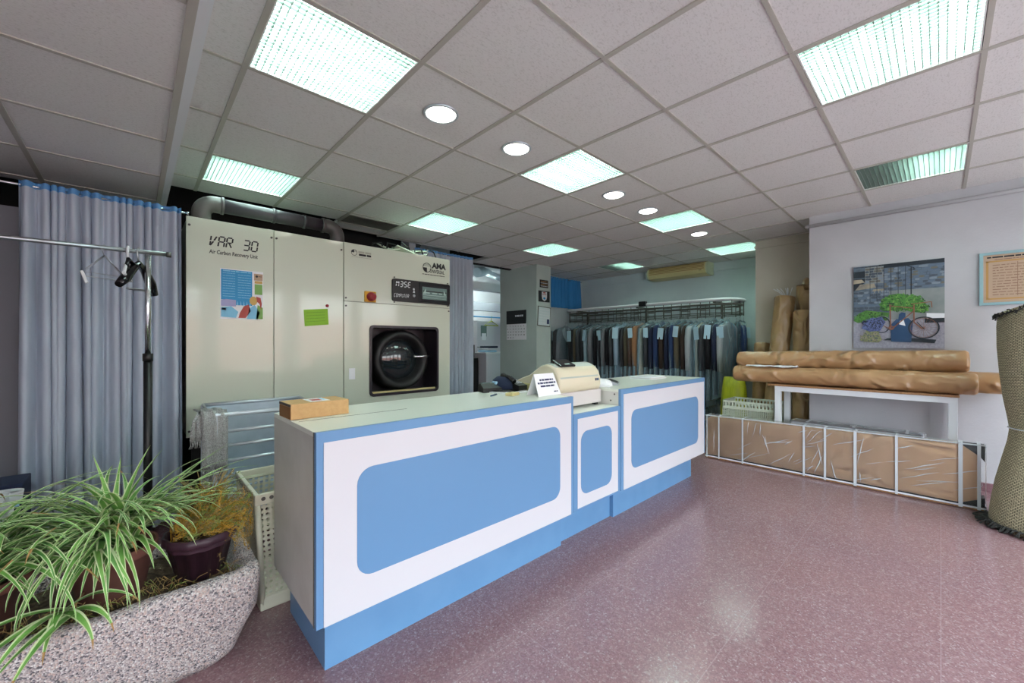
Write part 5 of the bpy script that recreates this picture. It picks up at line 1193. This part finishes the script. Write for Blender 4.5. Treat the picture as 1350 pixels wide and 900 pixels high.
# ------------------------------------------------------------------ picture and poster on the right wall
PX = 5.115
t = thing('canvas_print', 'canvas print of an old bicycle with a blue jar against a stone wall', 'picture', (5.125, .28, 1.17))
pa, pb, z0, z1 = .583, -.022, 1.178, 1.963
b = MB(); b.box(PX+.002, 5.14, pb, pa, z0, z1, 'pdark'); b.obj('stretcher_frame', t)
b = MB(); W_, H_ = pa-pb, z1-z0
lay = [0]
def F(u, v): return (PX-lay[0]*.0002, pa-u*W_, z0+v*H_)
def rect(u0, u1, v0, v1, m): lay[0] += 1; b.poly([F(u0, v0), F(u1, v0), F(u1, v1), F(u0, v1)], m)
def pl(pts, m): lay[0] += 1; b.poly([F(*p) for p in pts], m)
def line(pts, th, m):
    lay[0] += 1
    for (a, c_) in zip(pts[:-1], pts[1:]):
        dx, dz = (c_[0]-a[0]), (c_[1]-a[1])*H_/W_; l = math.hypot(dx, dz); nx, nz2 = -dz/l*th*.38, dx/l*th*.38*W_/H_
        b.poly([F(a[0]+nx, a[1]+nz2), F(c_[0]+nx, c_[1]+nz2), F(c_[0]-nx, c_[1]-nz2), F(a[0]-nx, a[1]-nz2)], m)
def circ(u, v, r, th, m, n=36, sq=1, a0=0, a1=2*PI):
    line([(u+r*sq*math.cos(a0+(a1-a0)*k/n), v+r*W_/H_*math.sin(a0+(a1-a0)*k/n)) for k in range(n+1)], th, m)
rect(0, 1, 0, .34, 'psand'); rect(0, 1, .34, 1, 'pstone'); rect(.42, 1, .34, .68, 'pstone2'); rect(.3, 1, .955, 1, 'pdark'); rect(0, .14, .86, .99, 'pdark'); rect(0, .14, .94, .985, 'pstone'); rect(.14, .36, .78, .99, 'pstone2')
pl([(0, .70), (.14, .80), (.14, .85), (0, .85)], 'pdark'); pl([(.02, .71), (.27, .73), (.25, .78), (.08, .78)], 'pstep'); pl([(.2, .66), (.36, .67), (.37, .71), (.24, .71)], 'pstep'); pl([(0, .79), (.14, .80), (.1, .84), (0, .84)], 'pstep')
pl([(.82, .33), (1, .31), (1, .39), (.82, .40)], 'paper'); rect(.8, 1, .29, .34, 'pdark')
def dabs(cu, cv, ru, rv, nn, sz, mats, seed):
    q = random.Random(seed)
    for k in range(nn):
        a, d = q.uniform(0, 6.28), q.random()**.6; u, v = cu+math.cos(a)*d*ru, cv+math.sin(a)*d*rv; e = sz*q.uniform(.6, 1.4); th = q.uniform(0, 3.1)
        u = min(.985, max(.015, u)); v = min(.985, max(.015, v)); lay[0] += .02
        b.poly([F(u+e*math.cos(th), v+e*.8*math.sin(th)), F(u-e*.5*math.sin(th), v+e*.5*math.cos(th)), F(u-e*math.cos(th), v-e*.8*math.sin(th)), F(u+e*.5*math.sin(th), v-e*.5*math.cos(th))], q.choice(mats))
def stones(u0, u1, v0, v1, nr, mats, seed):
    q = random.Random(seed); v = v0
    for r_ in range(nr):
        h = (v1-v0)/nr; u = u0
        while u < u1-.01:
            w = min(u1-u, q.uniform(.03, .10)); lay[0] += .01
            b.poly([F(u+.004, v+q.uniform(.1, .3)*h), F(u+w*.5, v+.05*h), F(u+w-.004, v+q.uniform(.1, .3)*h), F(u+w-.003, v+h*q.uniform(.7, .9)), F(u+w*.45, v+h*.95), F(u+.003, v+h*q.uniform(.7, .9))], q.choice(mats)); u += w
        v += h
stones(.36, 1, .69, .95, 9, ['pst1', 'pst1', 'pst2', 'pst3', 'pst4', 'pst1'], 1); stones(0, .42, .44, .69, 8, ['pst1', 'pst2', 'pst3', 'pst3'], 2); stones(.14, .36, .79, .97, 6, ['pst2', 'pst3', 'pst4'], 3)
for k, u in enumerate((.2, .28, .36, .44, .52, .60)): line([(u, .56), (u, .985)], .008, 'pdark')
line([(.14, .985), (.55, .985), (.69, .925), (.69, .9)], .014, 'pdark'); line([(.66, .56), (.66, .94)], .016, 'pdark')
pl([(0, .34), (.06, .42), (.15, .46), (.28, .44), (.42, .42), (.40, .33), (.2, .32), (.05, .31)], 'pgrass')
pl([(.31, .47), (.34, .56), (.42, .63), (.52, .64), (.62, .62), (.70, .58), (.78, .54), (.84, .46), (.80, .40), (.66, .42), (.56, .46), (.44, .44), (.36, .44)], 'pbush')
dabs(.2, .38, .2, .06, 160, .016, ['pbush', 'pgrass', 'pl1', 'pl2'], 4); dabs(.56, .53, .25, .10, 420, .018, ['pbush', 'pl1', 'pl2', 'pl2', 'pgrass', 'pl3'], 5); dabs(.78, .46, .07, .06, 60, .014, ['pl1', 'pl2', 'pl3'], 6)
pl([(.36, .10), (.9, .06), (.92, .10), (.66, .12), (.40, .12)], 'pdark')
pl([(.44, .08), (.66, .07), (.68, .30), (.63, .35), (.50, .34), (.44, .28)], 'pglass'); pl([(.52, .33), (.60, .33), (.60, .41), (.56, .42), (.53, .40)], 'pglass'); pl([(.53, .28), (.60, .26), (.58, .33), (.54, .32)], 'paper')
circ(.79, .235, .155, .022, 'pdark'); circ(.79, .235, .14, .006, 'rust'); circ(.34, .28, .12, .018, 'pdark', sq=.75); circ(.34, .28, .135, .010, 'pstone2', sq=.75, a0=.3, a1=2.6)
for k in range(10): a = PI*k/10; line([(.79-.135*math.cos(a), .235-.135*W_/H_*math.sin(a)), (.79+.135*math.cos(a), .235+.135*W_/H_*math.sin(a))], .003, 'rust')
line([(.43, .50), (.69, .46)], .016, 'rust'); line([(.44, .22), (.70, .44)], .018, 'rust'); line([(.43, .52), (.44, .22)], .018, 'rust'); line([(.34, .28), (.44, .22)], .012, 'rust'); line([(.69, .50), (.69, .30), (.78, .22)], .02, 'rust'); line([(.72, .30), (.80, .215)], .012, 'pdark')
line([(.66, .51), (.87, .525), (.875, .46)], .014, 'rust'); line([(.40, .53), (.48, .525)], .02, 'pdark'); circ(.445, .24, .025, .02, 'rust', 14)
pl([(.08, .10), (.13, .08), (.3, .07), (.34, .10), (.30, .2), (.16, .22)], 'pstem'); pl([(.10, .24), (.14, .31), (.22, .36), (.34, .37), (.38, .31), (.32, .21), (.2, .20)], 'plav')
dabs(.23, .30, .13, .065, 220, .012, ['plav', 'pv1', 'pv2', 'pdark'], 7); dabs(.2, .14, .12, .06, 120, .012, ['pstem', 'pst3', 'pstep'], 8)
b.obj('printed_image', t)
t = thing('framed_price_list', 'brown printed list in a pale teal frame behind the rolled rug', 'frame', (5.13, -.55, 1.54))
fa, fb, z0, z1 = -.218, -.95, 1.536, 1.968
b = MB(); 
for q in ((fb, fa, z0, z0+.022), (fb, fa, z1-.022, z1), (fa-.022, fa, z0+.022, z1-.022), (fb, fb+.022, z0+.022, z1-.022)): b.box(5.118, 5.14, q[0], q[1], q[2], q[3], 'framegreen', .002)
b.obj('frame', t)
b = MB(); b.box(5.128, 5.139, fb+.022, fa-.022, z0+.022, z1-.022, 'brownpaper'); b.obj('sheet', t)
b = MB(); G = lambda a, z: (5.1275, -a, z)
b.box(5.1278, 5.128, fa-.05, fa-.036, z0+.05, z1-.07, 'tan'); b.box(5.1278, 5.128, fb+.05, fa-.036, z1-.082, z1-.07, 'tan'); b.box(5.1278, 5.128, fb+.05, fa-.036, z0+.045, z0+.057, 'tan')
bars(b, G, .26, .9, z1-.048, .012, 'inkblack', 1, .1); bars(b, G, .30, .85, z1-.065, .006, 'brownink', 2)
for k in range(12): bars(b, G, .29, .86, z0+.08+k*.022, .006, 'brownink', 300+k, .8)
for k in range(5): b.box(5.1277, 5.1279, -.42-.08*k, -.417-.08*k, z0+.07, z1-.09, 'brownink')
b.obj('print', t)

# ------------------------------------------------------------------ rolled rug
t = thing('rolled_rug', 'rolled woven rug standing upright at the right edge, tied at the waist', 'rug', (4.30, -.48, 0))
b = MB(); n = 56; rc = (4.30, -.475)
levels = [(0, .258), (.06, .255), (.16, .243), (.30, .222), (.45, .192), (.58, .166), (.66, .158), (.74, .168), (.88, .188), (1.05, .203), (1.25, .214), (1.42, .216), (1.52, .212)]
rings = []
def top(an, zz):  # slanted top cut
    return zz
for z, r in levels:
    ring = []
    for k in range(n):
        an = 2*PI*k/n; q = r*(1+.012*math.sin(3*an+z*4)+.008*math.sin(7*an-z*6)); x, y = rc[0]+q*math.cos(an), rc[1]+q*math.sin(an)
        zz = z+ (z/1.52)**3*(-(y-rc[1]))*.45
        ring.append((x, y, zz))
    rings.append(ring)
top_ring = rings[-1]
inner = [[(rc[0]+(x-rc[0])*.93, rc[1]+(y-rc[1])*.93, z-.0) for x, y, z in top_ring], [(rc[0]+(x-rc[0])*.9, rc[1]+(y-rc[1])*.9, z-.3) for x, y, z in top_ring]]
b.ring_loft(rings+inner, 'rug', uvs=lambda a, k: (k/n*1.3, [l[0] for l in levels+[(1.54, 0), (1.84, 0)]][a])); b.obj('woven_back', t)
b = MB()
for s in range(3):
    pts = []; r0 = .19-.05*s
    for k in range(30): a = 2*PI*k/30+s; pts.append((rc[0]+r0*math.cos(a), rc[1]+r0*math.sin(a), 1.50-(r0*math.sin(a))*.45))
    b.tube(pts, .012, 'rug', 6, closed=True)
b.obj('spiral_edge', t)
rr = random.Random(17); b = MB()
for k in range(150):
    an = 2*PI*k/150; x, y = rc[0]+.213*math.cos(an), rc[1]+.213*math.sin(an); z = 1.50-(y-rc[1])*.45
    a2 = an+rr.uniform(-.6, .6); l = rr.uniform(.012, .03)
    b.tube([(x, y, z), (x+math.cos(a2)*l*.6, y+math.sin(a2)*l*.6, z+rr.uniform(-.01, .02)), (x+math.cos(a2)*l, y+math.sin(a2)*l, z+rr.uniform(-.03, .015))], .004, 'fringe', 4)
tag(b.obj('top_fringe', t), 'dark top fringe')
b = MB()
for k in range(170):
    an = 2*PI*k/170; x, y = rc[0]+.255*math.cos(an), rc[1]+.255*math.sin(an); a2 = an+rr.uniform(-.7, .7); l = rr.uniform(.03, .075)
    b.tube([(x, y, .03), (x+math.cos(a2)*l*.5, y+math.sin(a2)*l*.5, rr.uniform(.015, .035)), (x+math.cos(a2)*l, y+math.sin(a2)*l, .008)], .006, 'fringe', 4)
tag(b.obj('bottom_fringe', t), 'dark fringe on the floor')
b = MB(); b.tube([(rc[0]+.166*math.cos(2*PI*k/24), rc[1]+.166*math.sin(2*PI*k/24), .66) for k in range(24)], .004, 'strap', 5, closed=True); b.obj('tie', t)
def onrug(an, z, r): return Vector((rc[0]+r*math.cos(an), rc[1]+r*math.sin(an), z))
b = MB(); a1 = PI-.38
b.poly([onrug(a1-.02, 1.40, .221), onrug(a1+.16, 1.40, .221), onrug(a1+.30, 1.485, .223), onrug(a1+.12, 1.485, .223)], 'paper', (-.003, 0, 0)); b.obj('label_tag', t)

# ------------------------------------------------------------------ street outside and light
b = MB(); b.box(-14, 16, -16, -2.36, -.12, -.02, 'outside_ground' if 'outside_ground' in M else mat('pavement', 'a8a49e', .8, nz=3, col2='98948e')); tag(b.obj('pavement'), kind='structure', label='pavement outside the shop')
b = MB(); fac = mat('brick_facade', 'b98a7c', .8, nz=4, col2='ad7d70'); b.box(-14, 16, -16.4, -16, 0, 2.6, fac); b.box(-14, 16, -16.4, -16, 2.6, 7, mat('pale_facade', 'd5d0c8', .8))
tag(b.obj('facade'), kind='structure', label='building across the street')
sc = bpy.context.scene
w_ = bpy.data.worlds.new('World'); sc.world = w_; w_.use_nodes = True
bg = w_.node_tree.nodes['Background']; bg.inputs[0].default_value = (.80, .90, 1.0, 1); bg.inputs[1].default_value = 15.0
for (x0, x1) in ((-2.1, -.55), (-.35, .95), (1.15, 2.35), (2.55, 3.75), (3.95, 4.94)):
    l = bpy.data.lights.new('daylight_portal', 'AREA'); l.shape = 'RECTANGLE'; l.size = x1-x0; l.size_y = 1.9
    l.cycles.is_portal = True
    o = bpy.data.objects.new('daylight_portal', l); C.objects.link(o); o.location = ((x0+x1)/2, -2.36, 1.4); o.rotation_euler = (PI/2, 0, 0)

# ------------------------------------------------------------------ camera
cam = bpy.data.cameras.new('camera'); co = bpy.data.objects.new('camera', cam); C.objects.link(co)
co.location = (0, 0, EYE); co.rotation_euler = (PI/2, 0, math.radians(46.80-90))
cam.sensor_width = 36; cam.lens = 531/1350*36; cam.shift_y = 3/1350; cam.clip_start = .02
sc.camera = co
sc.view_settings.view_transform = 'Standard'; sc.view_settings.look = 'None'; sc.view_settings.gamma = 1; sc.view_settings.use_curve_mapping = False
sc.view_settings.exposure = 0
sc.cycles.max_bounces = 10; sc.cycles.diffuse_bounces = 5; sc.cycles.glossy_bounces = 4; sc.cycles.transparent_max_bounces = 32; sc.cycles.caustics_reflective = False; sc.cycles.caustics_refractive = False
sc.cycles.use_denoising = True; sc.cycles.sample_clamp_indirect = 8
